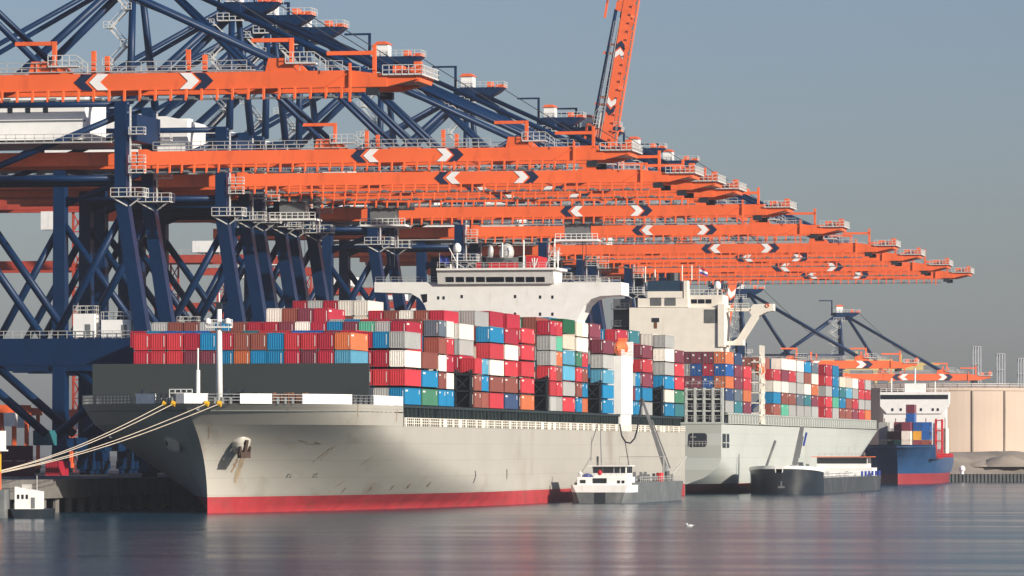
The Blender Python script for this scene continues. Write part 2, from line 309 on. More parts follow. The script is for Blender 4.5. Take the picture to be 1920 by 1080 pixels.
    b = MB(); b.box(ax - 1.2, ax + 1.4, -2.2, 1.0, ZA + 1.2, ZA + 3.6); b.build('apex_hut', M_wh, ap)
    MB().prism([(ax - 1.5, ZA + 3.6), (ax + 1.7, ZA + 3.6), (ax + 1.0, ZA + 4.2), (ax - .8, ZA + 4.2)], 1, -2.5, 1.3).build('hut_roof', M_or, ap)
    b = MB(); b.box(ax - 3.1, ax - 2.6, -.25, .25, ZA + 1.2, ZA + 6); b.box(ax - 8, ax - 2.6, -.2, .2, ZA + 5.7, ZA + 6.1); b.box(ax - 3.2, ax - 1.3, -.5, .5, ZA, ZA + 1.2); b.build('apex_davit', M_bl, ap)
    b = MB(); yy = -4.2                                      # zigzag stair up the A frame
    for k in range(6):
        za = zt + k * (ZA - 3 - zt) / 6; zb = zt + (k + 1) * (ZA - 3 - zt) / 6; xa, xb = (-1.5, -4.5) if k % 2 else (-4.5, -1.5)
        yk = -5.0 + k * .3
        for dy in (-.4, .4):
            b.beam((xa, yk + dy, za), (xb, yk + dy, zb), .10, .22); b.beam((xa, yk + dy, za + 1), (xb, yk + dy, zb + 1), .08, .08)
        for j in range(9): q = j / 9; b.box(xa + (xb - xa) * q - .12, xa + (xb - xa) * q + .12, yk - .4, yk + .4, za + (zb - za) * q, za + (zb - za) * q + .06)
        b.box(min(xb - .8, xb + .8), max(xb - .8, xb + .8), yk - .9, yk + .9, zb, zb + .1); b.rail([(xb - .8, yk - .9, zb), (xb + .8, yk - .9, zb)], 1.1, .8, .08)
    b.build('stair', M_lw, rt)
    # --- boom, origin at the hinge
    L = TIP - HX; h = z1 - z0; T = lambda x: x - HX
    b = MB(); e = L - 4.6; e0 = L - 9.4
    for sy in (-1, 1):
        y = GY * sy; b.prism([(0, 0), (e, .1), (e, h * .72), (e0, h), (2.2, h), (1.4, h + .35), (0, h + .35)], 1, y - .7, y + .7)
        b.prism([(e, .12), (e, h * .70), (L - .5, h * .70), (L - .8, h * .45)], 1, y - .55, y + .55)
    b.box(e, L - .6, -GY + .55, GY - .55, h * .35, h * .68)
    for q in (.08, .3, .52, .74): b.box(L * q, L * q + .9, -GY + .7, GY - .7, h * .3, h * .8)
    bm = b.build('boom', M_or, rt, (HX, 0, z0))
    mbr = MB().box(-.13, .13, -GY - 1.05, -GY - .55, -1.35, .15).mesh('hanger_bracket', M_or)
    n = int((L - 8) / 2.05)
    if not simple:
        for i in range(n):
            o = bpy.data.objects.new('hanger_bracket', mbr); COL.objects.link(o); o.parent = bm; o.location = (1.2 + i * 2.05, 0, 0)
    b = MB(); b.box(0, L - 8, -GY - .9, -GY - .5, -1.30, -1.05)
    for i in range(0, n, 3):
        x = 1.5 + i * 2.05; b.box(x, x + .9, -GY - 1.1, -GY - .85, -1.2, -.85)
    b.build('trolley_rail', M_stl, bm)
    for xx, d, m in ((p['ch'][0], 1, M_navy), (p['ch'][1], 1, M_wh), (p['ch'][2], -1, M_wh), (p['ch'][3], -1, M_navy)):
        chev(MB(), T(xx), .12, h - .05, d, -GY - .78, p.get('cw', 1.45), p.get('cw', 1.45) * .75).build('chevron', m, bm)
    b = MB()
    for y in (-GY - .75, GY + .75): b.rail([(2.5, y, h + .3), (T(LO) - 4, y, h + .3)], 1.2, 2.0, .085); b.rail([(T(LO) + 3, y, h + .05), (e0 - 1, y, h + .05)], 1.2, 2.0, .085)
    b.box(2.5, T(LO) - 3, -GY - .9, -GY - .1, h + .2, h + .32)
    b.build('boom_railing', M_rail, bm)
    for xx in (LI, LO):
        for sy in (1, -1): lg = MB().prism([(T(xx) - 1.6, h - .1), (T(xx) + 2.6, h - .1), (T(xx) + .8, h + 1.7), (T(xx) - 1.2, h + 1.7)], 1, GY * sy - .6, GY * sy + .6).build('stay_lug', M_or, bm)
        b = MB(); b.box(T(xx) + 1.5, T(xx) + 2.0, -GY - .3, -GY + .3, h, h + 4.2); b.box(T(xx) - 3.5, T(xx) + 2, -GY - .25, -GY + .25, h + 3.8, h + 4.3); b.build('davit', M_or, lg)
        b = MB(); b.box(T(xx) + 1.2, T(xx) + 5, -GY - 1.2, -GY + .8, h + .9, h + 1.1); b.rail([(T(xx) + 1.2, -GY - 1.2, h + 1.1), (T(xx) + 5, -GY - 1.2, h + 1.1), (T(xx) + 6.5, -GY - 1.2, h)], 1.3, .9, .09); b.build('lug_platform', M_lw, lg)
    for xx, hh in ((p['ch'][1] + .4, 3.0), (p['ch'][1] + 2.2, 2.3), (p['ch'][2] - 1.6, 3.0), (p['ch'][2] + .6, 2.3)):
        MB().box(T(xx) - .28, T(xx) + .28, -GY - .25, -GY + .25, h - .1, h + hh).build('boom_post', M_or, bm)
    b = MB(); b.box(e0 - .15, e0 + .15, -GY - 1.0, -GY - .65, -1.8, h + .9); b.beam((e0, -GY - .8, h - .2), (e0 - 3, -GY - .8, .2), .15, .15); b.build('boom_strut', M_or, bm)
    b = MB(); b.box(e - .5, L, -GY - 1, GY + 1, h * .68, h * .68 + .2); b.rail([(e - .5, -GY - 1, h * .7), (L, -GY - 1, h * .7), (L, GY + 1, h * .7), (e, GY + 1, h * .7)], 1.25, .9, .085)
    tp = b.build('tip_platform', M_lw, bm)
    b = MB(); b.box(e + .3, e + 1.6, -3, -1, h * .8, h * .8 + 1.1); b.box(e + 2, e + 3.5, -2.5, .5, h * .8, h * .8 + .9); b.box(e + 3.4, e + 4.3, -4.6, -3.4, h * .8, h * .8 + 1.5); b.build('tip_machinery', M_or, tp)
    b = MB(); b.box(e - 2, e - 1.55, -GY - .2, -GY + .3, h * .7, h + 3.3); b.box(e - 8, e - 1.6, -GY - .2, -GY + .2, h + 2.0, h + 2.5); b.build('tip_davit', M_or, tp)
    b = MB(); b.box(e0 + 2, e0 + 3.6, -GY - .5, -GY + .5, -.9, 0); b.box(e0 + 2, e0 + 3.6, GY - .5, GY + .5, -.9, 0); b.box(e0 + 2.6, e0 + 2.9, -GY, GY, -.6, -.3); b.build('end_buffer', M_dk, bm)
    if boom_up:
        bm.rotation_euler.y = -R(80.6)
        rot = Matrix.Rotation(-R(80.6), 3, 'Y'); org = Vector((HX, 0, z0))
        P1 = org + rot @ Vector((T(LO), 0, h + .5)); P0 = Vector((ax + 6, 0, ZA + .6))
        for sy in (-1, 1):
            for dd in (-.35, .35): MB().tube(P0 + Vector((0, 2 * sy + dd, 0)), P1 + Vector((0, 4 * sy + dd, 0)), .10, 5).build('hoist_cable', M_cable, rt)
            a = org + rot @ Vector((T(LO) - 1, GY * sy, h + 1.6)); q = org + rot @ Vector((4, GY * sy, h + 3.4)); MB().tube(a, q, .42, 8).build('folded_fore_stay', M_bl, rt, smooth=True)
    else:
        for sy in (-1, 1):
            for xx, nm in ((LI, 'fore_stay'), (LO, 'fore_stay')):
                a = Vector((ax + 3, 2.1 * sy, ZA - .2)); q = Vector((xx, GY * sy, z1 + 1.1)); o = MB().tube(a, q, .43, 8).build(nm, M_bl, rt, smooth=True)
        b = MB()
        for yy in (-.5, .5): b.path([(ax + 8, yy, ZA + .8), (LO * .55, yy, z1 + (ZA - z1) * .44), (LO + 1, yy, z1 + 1.2)], .07, 5)
        b.build('hoist_cable', M_cable, rt)
    # --- trolley with the driver's cab below the girders
    xt = p.get('trolley')
    if xt is not None:
        t = MB().box(xt - 3.5, xt + 3.5, -4, 4, z0 - 1.4, z0 - .3).build('trolley', M_stl, rt)
        b = MB(); b.box(xt - 3.2, xt + 1.6, -4.6, -1.6, z0 - 4.4, z0 - 1.5); b.build('cab', M_stl, t)
        b = MB(); b.box(xt - 5, xt + 3.5, -5, 1, z0 - 4.75, z0 - 4.4); b.rail([(xt - 5, -5, z0 - 4.4), (xt + 3.5, -5, z0 - 4.4)], 1.1, 1.1, .1); b.build('cab_platform', M_wh, t)
        b = MB()
        for yy in (-2, 2): b.tube((xt, yy, z0 - 1.4), (xt, yy, z0 - 12), .06, 5)
        b.build('hoist_rope', M_cable, t)
    return rt
TIPX = 82.0 + 48.0 - 48.0
RAIL = 213.0
PM = dict(tip=131.0 * 0 + 82.0, lug_out=63.0, lug_in=31.5, boom_z=55.7, apex_z=87.2, back=57, ch=(36.1, 38.1, 52.7, 54.6))
T_TIP = RAIL - PM['tip']
def crane_s(xtip): return 804.0 * (2750 - 1195) / (2750 - xtip)
CR = [(820, None, 'orange boomed blue gantry crane nearest the viewer, its boom crossing the top left sky'),
      (1195, None, 'blue gantry crane over the bow of the near ship, second boom from the top'),
      (1315, None, 'blue gantry crane behind the foremost grey breakwater, third orange boom from the top'),
      (1358, 5, 'blue gantry crane with fourth orange boom from the top, tip just under the third'),
      (1398, 16, 'blue gantry crane with fifth orange boom from the top, tip just under the fourth'),
      (1495, 40, 'blue gantry crane with cab hanging mid boom above the white wheelhouse, sixth boom from top'),
      (1597, None, 'blue gantry crane with orange boom passing behind the silver radar domes, seventh from the top'),
      (1695, None, 'blue gantry crane with orange boom starting right of the red funnel, eighth from the top'),
      (1742, None, 'blue gantry crane with ninth orange boom from the top, behind the red funnel'),
      (1795, None, 'blue gantry crane with tenth orange boom from the top, second farthest reaching tip'),
      (1835, None, 'blue gantry crane with lowest orange boom of the long row, reaching farthest right')]
GC = 'quay cranes with lowered booms along the berth'
proto = build_crane(PM); PM2 = dict(PM, trolley=44); proto_cab = build_crane(PM2)
used = set()
for xt, tr, lab in CR:
    src = proto_cab if tr else proto
    o = src if src not in used else copy_tree(src); used.add(src)
    for ch in o.children:
        if tr and ch.name.startswith('trolley'): ch.location.x = tr - 44
    o.location = (-RAIL, crane_s(xt) if xt != 820 else 638.5, 5); tag(o, lab, 'quay crane', GC)
up = build_crane(dict(PM), boom_up=True); up.location = (-RAIL + 2.6, 1222, 5); tag(up, 'blue gantry crane with its orange boom raised steeply into the sky', 'quay crane')
# smaller cranes on a farther quay
PF = dict(tip=58.7, lug_out=39.2, lug_in=16, boom_z=37.4, apex_z=62.9, back=34, ch=(19.5, 22.2, 41.0, 43.3), gh=2.6, cw=2.0, portal_z=12)
far = build_crane(PF, simple=True); q = pd(1578, 700, 1990); far.location = (q.x, q.y, 4.5); far.rotation_euler.z = TH; tag(far, 'distant blue gantry crane whose low orange boom ends above the beige tank', 'quay crane', 'smaller cranes on the far quay')
f2 = copy_tree(far); q = pd(1393, 700, 1700); f2.location = (q.x, q.y, 4.5); tag(f2, 'distant blue gantry crane with orange boom ending over the farthest container rows', 'quay crane', 'smaller cranes on the far quay')
f3 = build_crane(dict(PF), boom_up=True, simple=True); q = pd(1352, 700, 1640); f3.location = (q.x, q.y, 4.5); f3.rotation_euler.z = TH; tag(f3, 'distant gantry crane with raised orange boom behind the cream bridge wing', 'quay crane')
# ------------------------------------------------------------------ hulls
def lerp(a, b, t): return a + (b - a) * t
def itp(pts, x):
    if x <= pts[0][0]: return pts[0][1]
    for (a, b), (c, d) in zip(pts, pts[1:]):
        if x <= c:
            t = (x - a) / (c - a); return b + (d - b) * t
    return pts[-1][1]
def smooth_pts(pts, n=6):                    # Catmull-Rom through the given curve
    out = []
    for i in range(len(pts) - 1):
        p0 = pts[max(i - 1, 0)]; p1 = pts[i]; p2 = pts[i + 1]; p3 = pts[min(i + 2, len(pts) - 1)]
        for k in range(n):
            t = k / n; x = p1[0] + (p2[0] - p1[0]) * t
            m1 = (p2[1] - p0[1]) / max(p2[0] - p0[0], 1e-6); m2 = (p3[1] - p1[1]) / max(p3[0] - p1[0], 1e-6); d = p2[0] - p1[0]
            y = (2 * t**3 - 3 * t**2 + 1) * p1[1] + (t**3 - 2 * t**2 + t) * m1 * d + (-2 * t**3 + 3 * t**2) * p2[1] + (t**3 - t**2) * m2 * d
            out.append((x, max(y, 0)))
    return out + [pts[-1]]
def sstep(t):
    t = min(1, max(0, t)); return t * t * (3 - 2 * t)
class Bow:                                   # a bow that blends from a waterline curve to a deck curve
    def __init__(s, wl, dk, zdeck, knuckle, ps, ph):
        s.wl = smooth_pts(wl); s.dk = smooth_pts(dk); s.zd = zdeck; s.k = knuckle; s.ps = ps; s.ph = ph
    def at(s, z, v):                         # v 0 at the stem, 1 at the knuckle
        q = min(max(z, 0) / s.zd, 1.0); w = q ** s.ps; wh = q ** s.ph if s.ph else sstep((z - lerp(4.2, .8, v)) / lerp(11.0, 7.5, v))
        a0, d0 = s.wl[0][0], s.dk[0][0]; e = v ** 1.7
        sa = lerp(a0, s.k, e); sd_ = lerp(d0, s.k, e)
        return lerp(sa, sd_, w), lerp(itp(s.wl, sa), itp(s.dk, sd_), wh)
def grid(rows, flip=False):
    mb = MB(); n = len(rows[0])
    vs = [p for r in rows for p in r]
    fs = [(i * n + j, i * n + j + 1, (i + 1) * n + j + 1, (i + 1) * n + j) for i in range(len(rows) - 1) for j in range(n - 1)]
    if flip: fs = [f[::-1] for f in fs]
    return mb.add(vs, fs)
# ---- near ship
C1 = 183.0
ship1 = empty('container_ship', (-C1, 703, 0)); tag(ship1, 'large grey hulled container ship in the foreground, bow with red boot stripe to the viewer', 'container ship')
S1 = lambda x, s, z: (x, s - 703, z)
class Bow1(Bow):
    def __init__(s): s.zd = 17.5
    def at(s, z, v):
        q = min(max(z, 0) / 17.5, 1.0); stem = 728 - 17 * q ** 2.6; full = lerp(870, 764, min(1, max(z, 0) / 13)) - max(0, z - 13) * 2.5; p = lerp(1.7, 4.6, min(1, max(0, z) / 14) ** 1.2)
        st_ = stem + (870 - stem) * v ** 1.7; u = min(1, (st_ - stem) / (full - stem))
        return st_, 22 * (1 - (1 - u) ** p)
bow1 = Bow1()
NV = 96
def row1(z, sx, v1=1.0, tail=True):
    r = [S1(sx * bow1.at(z, v1 * k / NV)[1], bow1.at(z, v1 * k / NV)[0], z) for k in range(NV + 1)]
    if tail: r += [S1(sx * 22, s, z) for s in (900, 940, 980, 1050)]
    return r
def vcut(z, s):                              # parameter where the hull reaches the station s
    lo, hi = 0, 1
    for _ in range(30):
        m = (lo + hi) / 2
        if bow1.at(z, m)[0] < s: lo = m
        else: hi = m
    return lo
def hull_side(rowf, zs, name, m, parent, extra=None):
    b = MB()
    for sx in (1, -1):
        g = grid([rowf(z, sx) for z in zs], flip=(sx == -1)); b.add(g.v, g.f)
    if extra: b.add(*extra)
    o = b.build(name, m, parent, smooth=True); return o
zlow = [-2, 0, 1.2, 2.4]; zup = [2.4, 3.2, 4, 4.8, 5.6, 6.4, 7.2, 8, 8.8, 9.6, 10.4, 11.3, 12.2, 13.1]
hl = hull_side(lambda z, sx: row1(z, sx), zup, 'hull', M_hull, ship1)
b = MB()
for sx in (1, -1):                           # raised forecastle sides
    g = grid([row1(z, sx, vcut(z, 764), False) for z in (13.1, 14.2, 15.2, 16.2)], flip=(sx == -1)); b.add(g.v, g.f)
b.build('forecastle', M_hull, ship1, smooth=True)
hull_side(lambda z, sx: row1(z, sx), zlow, 'boot_stripe', M_boot, ship1)
b = MB(); b.box(-22, 22, 347, 347.3, -2, 13.1); b.build('transom', M_hull, ship1)
b = MB(); f = [bow1.at(15.2, vcut(15.2, 764) * k / 24) for k in range(25)]
poly = [(h, s - 703) for s, h in f] + [(-h, s - 703) for s, h in f[::-1][:-1]]
b.prism(poly, 2, 15.05, 15.2); b.box(-22, 22, 61, 61.3, 12.9, 15.2); b.build('forecastle_deck', M_deck, ship1)
MB().box(-21.9, 21.9, 61.4, 347, 12.9, 13.05).build('main_deck', M_deck, ship1)
# white bulwark in pieces with open fairleads between them
def arc_pts(sx, sa, sb, z):
    va, vb = vcut(z, sa), vcut(z, sb)
    return [(sx * bow1.at(z, lerp(va, vb, k / 12))[1], bow1.at(z, lerp(va, vb, k / 12))[0] - 703) for k in range(13)]
def bulwark(pts):
    b = MB(); n = len(pts); vs = []
    for (x, y) in pts:
        q = Vector((x, y - 40)); q = q * (1 - .35 / q.length); q = (q.x, q.y + 40)
        vs += [(x, y, 16.15), (x, y, 17.6), (q[0], q[1], 17.6), (q[0], q[1], 16.15)]
    fs = []
    for i in range(n - 1):
        for k in range(4): fs.append((i * 4 + k, i * 4 + (k + 1) % 4, i * 4 + 4 + (k + 1) % 4, i * 4 + 4 + k))
    fs += [(0, 1, 2, 3), ((n - 1) * 4, (n - 1) * 4 + 3, (n - 1) * 4 + 2, (n - 1) * 4 + 1)]
    o = b.add(vs, fs).build('bulwark', M_wh, ship1); fixn(o.data); return o
def px2s(xpx, sx, z=16.2):
    best = None
    for k in range(600):
        v = k / 600 * vcut(z, 764); st_, h = bow1.at(z, v); X = -C1 + sx * h; d = st_ * CT - X * ST; xx = 960 + F * (X * CT + st_ * ST) / d
        if best is None or abs(xx - xpx) < best[0]: best = (abs(xx - xpx), st_)
    return best[1]
bulwark(arc_pts(1, 712.0, px2s(390, 1), 16.2)[::-1] + arc_pts(-1, 712.0, px2s(330, -1), 16.2)[1:])
for sx, a, c in ((1, 450, 510), (1, 567, 660), (1, 700, 761), (-1, 291, 254), (-1, 223, 178)): bulwark(arc_pts(sx, px2s(a, sx), px2s(c, sx), 16.2))
for sx, a, c in ((1, 390, 450), (1, 510, 567), (1, 660, 700), (-1, 330, 291), (-1, 254, 223)):
    b = MB(); pts = [(x, y, 16.2) for x, y in arc_pts(sx, px2s(a, sx), px2s(c, sx), 16.2)][::3]; b.rail(pts, 1.3, .9, .10, 3)
    for p_, q_ in zip(pts[1:-1], pts[2:]): b.tube((p_[0] * .97, p_[1], 16.1), (p_[0] * .97, p_[1], 17.0), .3, 8)
    b.build('fairlead_frame', M_stl, ship1)
b = MB(); z0 = 22.4; b.box(-21.4, 21.4, 38.9, 39.4, 15.2, z0); b.build('breakwater', M_bulw, ship1)
# foremast
mx = -C1 + 0; q = pp(411, 772, 727)
mo = Vector((q.x + C1, 24.0, 15.2))
b = MB(); b.tube(mo, mo + Vector((0, 0, 15.2)), .55, 12, .36); b.tube(mo + Vector((0, 0, 15.2)), mo + Vector((0, 0, 17.4)), .10, 6)
fm = b.build('foremast', M_wh, ship1, smooth=True)
b = MB(); c = mo + Vector((0, 0, 12.2)); b.box(c.x - 1.8, c.x + 1.8, c.y - .8, c.y + .8, c.z, c.z + .2); b.rail([(c.x - 1.8, c.y - .8, c.z + .2), (c.x + 1.8, c.y - .8, c.z + .2), (c.x + 1.8, c.y + .8, c.z + .2)], 1.0, .8, .08); b.build('crows_nest', M_wh, fm)
for dx in (-1.5, 1.5): MB().lathe((c.x + dx, c.y - .9, c.z + .5), [(.15, 0), (.45, .15), (.45, .7), (.2, .9)], 10).build('horn', M_wh, fm)
b = MB(); b.box(mo.x - .4, mo.x + .4, mo.y - .4, mo.y + .4, 30.2, 31.2); b.box(mo.x - .9, mo.x + .9, mo.y - .1, mo.y + .1, 31, 31.2); b.build('masthead_light', M_dk, fm)
q = pp(371, 772, 716); jx = q.x + C1
b = MB(); b.tube((jx, 13, 15.2), (jx, 13, 21), .32, 10); b.tube((jx, 13, 21), (jx, 13, 24.2), .13, 8); b.build('jackstaff', M_wh, ship1)
b = MB(); b.rail([(jx - 4, 12, 16.6), (jx - .6, 12, 16.6)], 1.6, .8, .09, 3); b.build('bow_ladder', M_wh, ship1)
for wx, wy, hh in ((-9, 25, 1.9), (-3.5, 26, 2.0), (3.2, 27, 2.1), (6, 26.5, 1.9), (9.5, 31, 1.5), (12, 32, 1.5)):
    b = MB(); b.tube((wx - .5, wy, 17.0), (wx + .5, wy, 17.0), .75, 14); b.tube((wx - .9, wy, 17.0), (wx - .6, wy, 17.0), hh - .5, 16); b.tube((wx + .5, wy, 17.0), (wx + .75, wy, 17.0), hh - .8, 16); b.box(wx + .9, wx + 1.5, wy - .6, wy + .6, 15.2, 17.9); b.box(wx - 1.6, wx + 1.9, wy - 1, wy + 1, 15.2, 15.9)
    b.build('mooring_winch', M_dk if hh > 1.7 else M_rust, ship1)
# anchor in its bolster on both bows
def on_hull(xpx, z, sx=1):
    best = None
    for k in range(400):
        s, h = bow1.at(z, k / 400); X = -C1 + sx * h; d = s * CT - X * ST; xx = 960 + F * (X * CT + s * ST) / d
        if best is None or abs(xx - xpx) < best[0]: best = (abs(xx - xpx), s, h)
    return Vector((sx * best[2], best[1] - 703, z))
for sx, xp in ((1, 455), (-1, None)):
    c = on_hull(455, 10.6, 1); c.x *= sx
    n1 = Vector((.80 * sx, -.55, -.25)).normalized()
    b = MB(); u = n1.cross(Vector((0, 0, 1))).normalized(); w = u.cross(n1)
    rows = []
    for r_, d_ in ((1.9, -.5), (1.6, .35), (1.2, .75), (.5, .85)):
        rows.append([c + n1 * d_ + (u * math.cos(a * .3927) * r_ * .85 + w * math.sin(a * .3927) * r_) for a in range(17)])
    g = grid(rows); b.add(g.v, g.f); o = b.build('hawse_bolster', M_hull, ship1, smooth=True); fixn(o.data)
    if sx < 0: continue
    b = MB(); c2 = c + n1 * .9 + w * -.7 + u * .0
    b.beam(c2 + w * 1.2, c2 - w * 1.2, .5, .5); b.beam(c2 - w * 1.1 - u * .95, c2 - w * 1.1 + u * .95, .8, .9); b.beam(c2 - w * 1.1 - u * .8, c2 + w * .2 - u * .95, .4, .55, .25, .3); b.beam(c2 - w * 1.1 + u * .8, c2 + w * .2 + u * .95, .4, .55, .25, .3)
    b.build('anchor', M_anch, ship1)
def stain(pts, wd, m, name='rust_streak'):     # thin strip of rust lying on the hull skin through the given bearings
    vs = []
    for i, (x, y) in enumerate(pts):
        z = CH + (HOR - y) * 765 / F; ww = wd * (.35 + .65 * math.sin(3.1416 * (i + .6) / (len(pts) + .2)))
        a_, b_ = on_hull(x - ww * 6, z), on_hull(x + ww * 6, z); off = Vector((.9, -.4, -.2)).normalized() * .04; vs += [a_ + off, b_ + off]
    MB().add(vs, [(2 * i, 2 * i + 1, 2 * i + 3, 2 * i + 2) for i in range(len(pts) - 1)]).build(name, m, ship1)
def wob(x0, y0, x1, y1, n=9, j=1.2):
    r_ = random.Random(int(x0 * 7 + y0)); return [(lerp(x0, x1, k / n) + r_.uniform(-j, j), lerp(y0, y1, k / n)) for k in range(n + 1)]
stain(wob(458, 846, 440, 905), .8, M_stain2); stain(wob(449, 850, 434, 885), .35, M_stain)
stain(wob(622, 838, 585, 868), .18, M_stain); stain(wob(655, 812, 600, 862), .12, M_stain2); stain(wob(712, 845, 640, 900), .12, M_stain2); stain(wob(700, 862, 615, 925), .10, M_stain2)
for x0, y0, dx, dy in ((560, 826, 14, 3), (572, 832, 22, 2), (590, 829, 10, 4)): stain(wob(x0, y0, x0 + dx, y0 + dy, 3, .4), .7, M_stain)
for x0, y0 in ((672, 757), (540, 760), (745, 765), (392, 800), (386, 905), (388, 925)): stain(wob(x0, y0, x0 - 2, y0 + 26), .14, M_stain2)
for x0, y0 in ((762, 918), (730, 921), (690, 922), (800, 915), (640, 924)): stain(wob(x0 + 8, y0 - 8, x0, y0 + 2, 4), .25, M_stain)
stain([(891, 886), (892, 894), (890, 903), (887, 911)], .10, M_dk, 'hull_mark'); stain([(950, 884), (950, 892), (950, 900), (950, 908)], .09, M_dk, 'hull_mark')
for x0 in (541, 590):
    for dx, dy in ((-3, 2), (3, -3), (-2, -2), (3, 2)): stain([(x0 + dx - 1.2, 892 + dy + 1.5), (x0 + dx + 1.2, 892 + dy - 1.5)], .16, M_dk, 'thruster_mark')
# railing, cell guides and hatch supports along the visible side
b = MB(); b.rail([(21.9, 62.5, 13.1), (21.9, 348, 13.1)], 1.25, 1.5, .11, 3)
for k in range(46):
    y = 64 + k * 6.1 + random.uniform(-1.5, 1.5); b.box(21.8, 21.92, y, y + random.choice([.5, .8, 1.8, 2.6]), 13.1, 14.3)
b.build('deck_railing', M_cr, ship1)
MB().box(-19.5, 19.0, 62, 346, 13.05, 16.1).build('hatch_coaming', M_hatch, ship1)
b = MB()
for k in range(90):
    y = 63 + k * 3.15; b.box(19.0, 21.6, y, y + .45, 13.05, 16.0); b.box(20.2, 21.3, y + 1.2, y + 2.2, 13.05, 14.9)
b.box(19.0, 21.7, 62.5, 346, 15.95, 16.35)
b.build('stack_support', M_hatch, ship1)
b = MB()
for k in range(90): y = 63.6 + k * 3.15; b.box(19.9, 20.1, y + .9, y + 1.15, 14.9, 15.25)
b.build('passage_lamp', M_wh, ship1)
# bridge
SB = 960.0
def px_poly(pts, s, c, s0):
    return [((pp(x, y, s).x + c), pp(x, y, s).z) for x, y in pts]
prof = [(702, 529), (1165, 529), (1165, 553), (1125, 555), (1108, 561), (1096, 572), (1082, 600), (1080, 660), (806, 660), (803, 590), (796, 572), (786, 559), (770, 550), (702, 548)]
b = MB(); b.prism(px_poly(prof, SB, C1, 703), 1, SB - 703, SB - 703 + 9); br = b.build('bridge', M_wh, ship1); fixn(br.data)
def pbox(x0, x1, y0, y1, s, depth, c, s0, mb):
    a = pp(x0, y1, s); d = pp(x1, y0, s); return mb.box(a.x + c, d.x + c, s - s0, s - s0 + depth, a.z, d.z)
b = MB(); a0, a1 = pp(822, 533, SB), pp(1040, 507, SB); xa, xb, za, zb = a0.x + C1, a1.x + C1, a0.z, a1.z
b.prism([(SB - 703 - .6, za), (SB - 703 - 1.6, zb), (SB - 703 + 8, zb), (SB - 703 + 8, za)], 0, xa, xb); wh = b.build('wheelhouse', M_wh, ship1); fixn(wh.data)
wins = [(838, 853), (857, 872), (876, 891), (895, 911), (914, 947), (950, 965), (969, 985), (988, 1004), (1007, 1023)]
for x0, x1 in wins:
    p0, p1 = pp(x0, 529, SB), pp(x1, 519.5, SB); w0, w1 = p0.x + C1, p1.x + C1
    t0 = (p0.z - za) / (zb - za); t1 = (p1.z - za) / (zb - za); y0_, y1_ = SB - 703 - .6 - t0 - .05, SB - 703 - .6 - t1 - .05
    MB().add([(w0, y0_, p0.z), (w1, y0_, p0.z), (w1, y1_, p1.z), (w0, y1_, p1.z), (w0, y0_ + .05, p0.z), (w1, y0_ + .05, p0.z), (w1, y1_ + .05, p1.z), (w0, y1_ + .05, p1.z)], [(0, 1, 2, 3), (0, 4, 5, 1), (1, 5, 6, 2), (2, 6, 7, 3), (3, 7, 4, 0)]).build('window', M_glass, wh)
b = MB(); pbox(818, 1045, 501.5, 507, SB - 2, 11, C1, 703, b); b.build('wheelhouse_roof', M_wh, ship1)
for x, y in ((822, 558.5), (832, 558.5), (866, 556), (966, 556), (1013, 557), (1036, 557), (966, 589), (1013, 589), (1036, 589)):
    b = MB(); pbox(x - 2, x + 2, y - 3, y + 3, SB, .04, C1, 703, b); o = b.build('porthole', M_glass, br); o.location.y = -.045
q0 = [(789, 552), (801, 551), (801, 566), (794, 568)]
b = MB(); b.prism(px_poly(q0, SB, C1, 703), 1, SB - 703 - .05, SB - 703 - .005); b.build('bridge_opening', M_glass, br)
b = MB()
for x0, x1 in ((704, 820), (1042, 1163)):
    a = pp(x0, 529, SB); d = pp(x1, 529, SB); b.rail([(a.x + C1, SB - 703 + .2, a.z), (d.x + C1, SB - 703 + .2, d.z)], 1.0, 1.5, .07)
a = pp(822, 502, SB); d = pp(1040, 502, SB); b.rail([(a.x + C1, SB - 704, a.z), (d.x + C1, SB - 704, d.z)], 1.0, 1.5, .08)
b.build('bridge_railing', M_rail, br)
# monkey island: domes, masts, funnel
def pz(x, y, s, c, s0): q = pp(x, y, s); return Vector((q.x + c, s - s0, q.z))
for x, yb, r in ((950, 480, 1.45), (920, 478, .6)):
    q = pz(x, yb, SB + 6, C1, 703); MB().lathe(q, [(r * .8, -.4), (r, .2), (r, .9), (r * .85, 1.7), (r * .5, 2.25), (.1, 2.5)] if r > 1 else [(r * .9, -.3), (r, .9), (r * .7, 1.6), (.1, 1.9)], 14).build('radar_dome', M_rail, br, smooth=True)
for x, yt, yb in ((857, 470, 505), (942, 455, 482), (982, 450, 505), (1040, 448, 505), (1046, 470, 505), (845, 495, 530)):
    q = pz(x, yb, SB + 3, C1, 703); t_ = pz(x, yt, SB + 3, C1, 703); b = MB(); b.tube(q, t_, .14, 6); b.beam(t_ - Vector((.8, 0, .6)), t_ + Vector((.8, 0, -.6)), .1, .1); b.build('antenna_mast', M_wh, br)
q = pz(857, 470, SB + 3, C1, 703); MB().lathe(q, [(.6, -.3), (.8, .2), (.8, .8), (.5, 1.3), (.1, 1.5)], 12).build('radar_dome', M_wh, br, smooth=True)
b = MB()
for (xa_, ya_), (xc_, yc_) in (((1023, 500), (1035, 470)), ((1046, 500), (1040, 462)), ((1028, 490), (1044, 482)), ((1030, 482), (1043, 492)), ((842, 465), (855, 490))): b.tube(pz(xa_, ya_, SB + 2, C1, 703), pz(xc_, yc_, SB + 2, C1, 703), .1, 5)
b.build('lattice_mast', M_rail, br)
b = MB(); pbox(905, 980, 482, 492, SB + 8, 3, C1, 703, b); pbox(902, 911, 480, 505, SB + 8, 3, C1, 703, b); pbox(972, 981, 480, 505, SB + 8, 3, C1, 703, b); b.build('mast_platform', M_ghull, br)
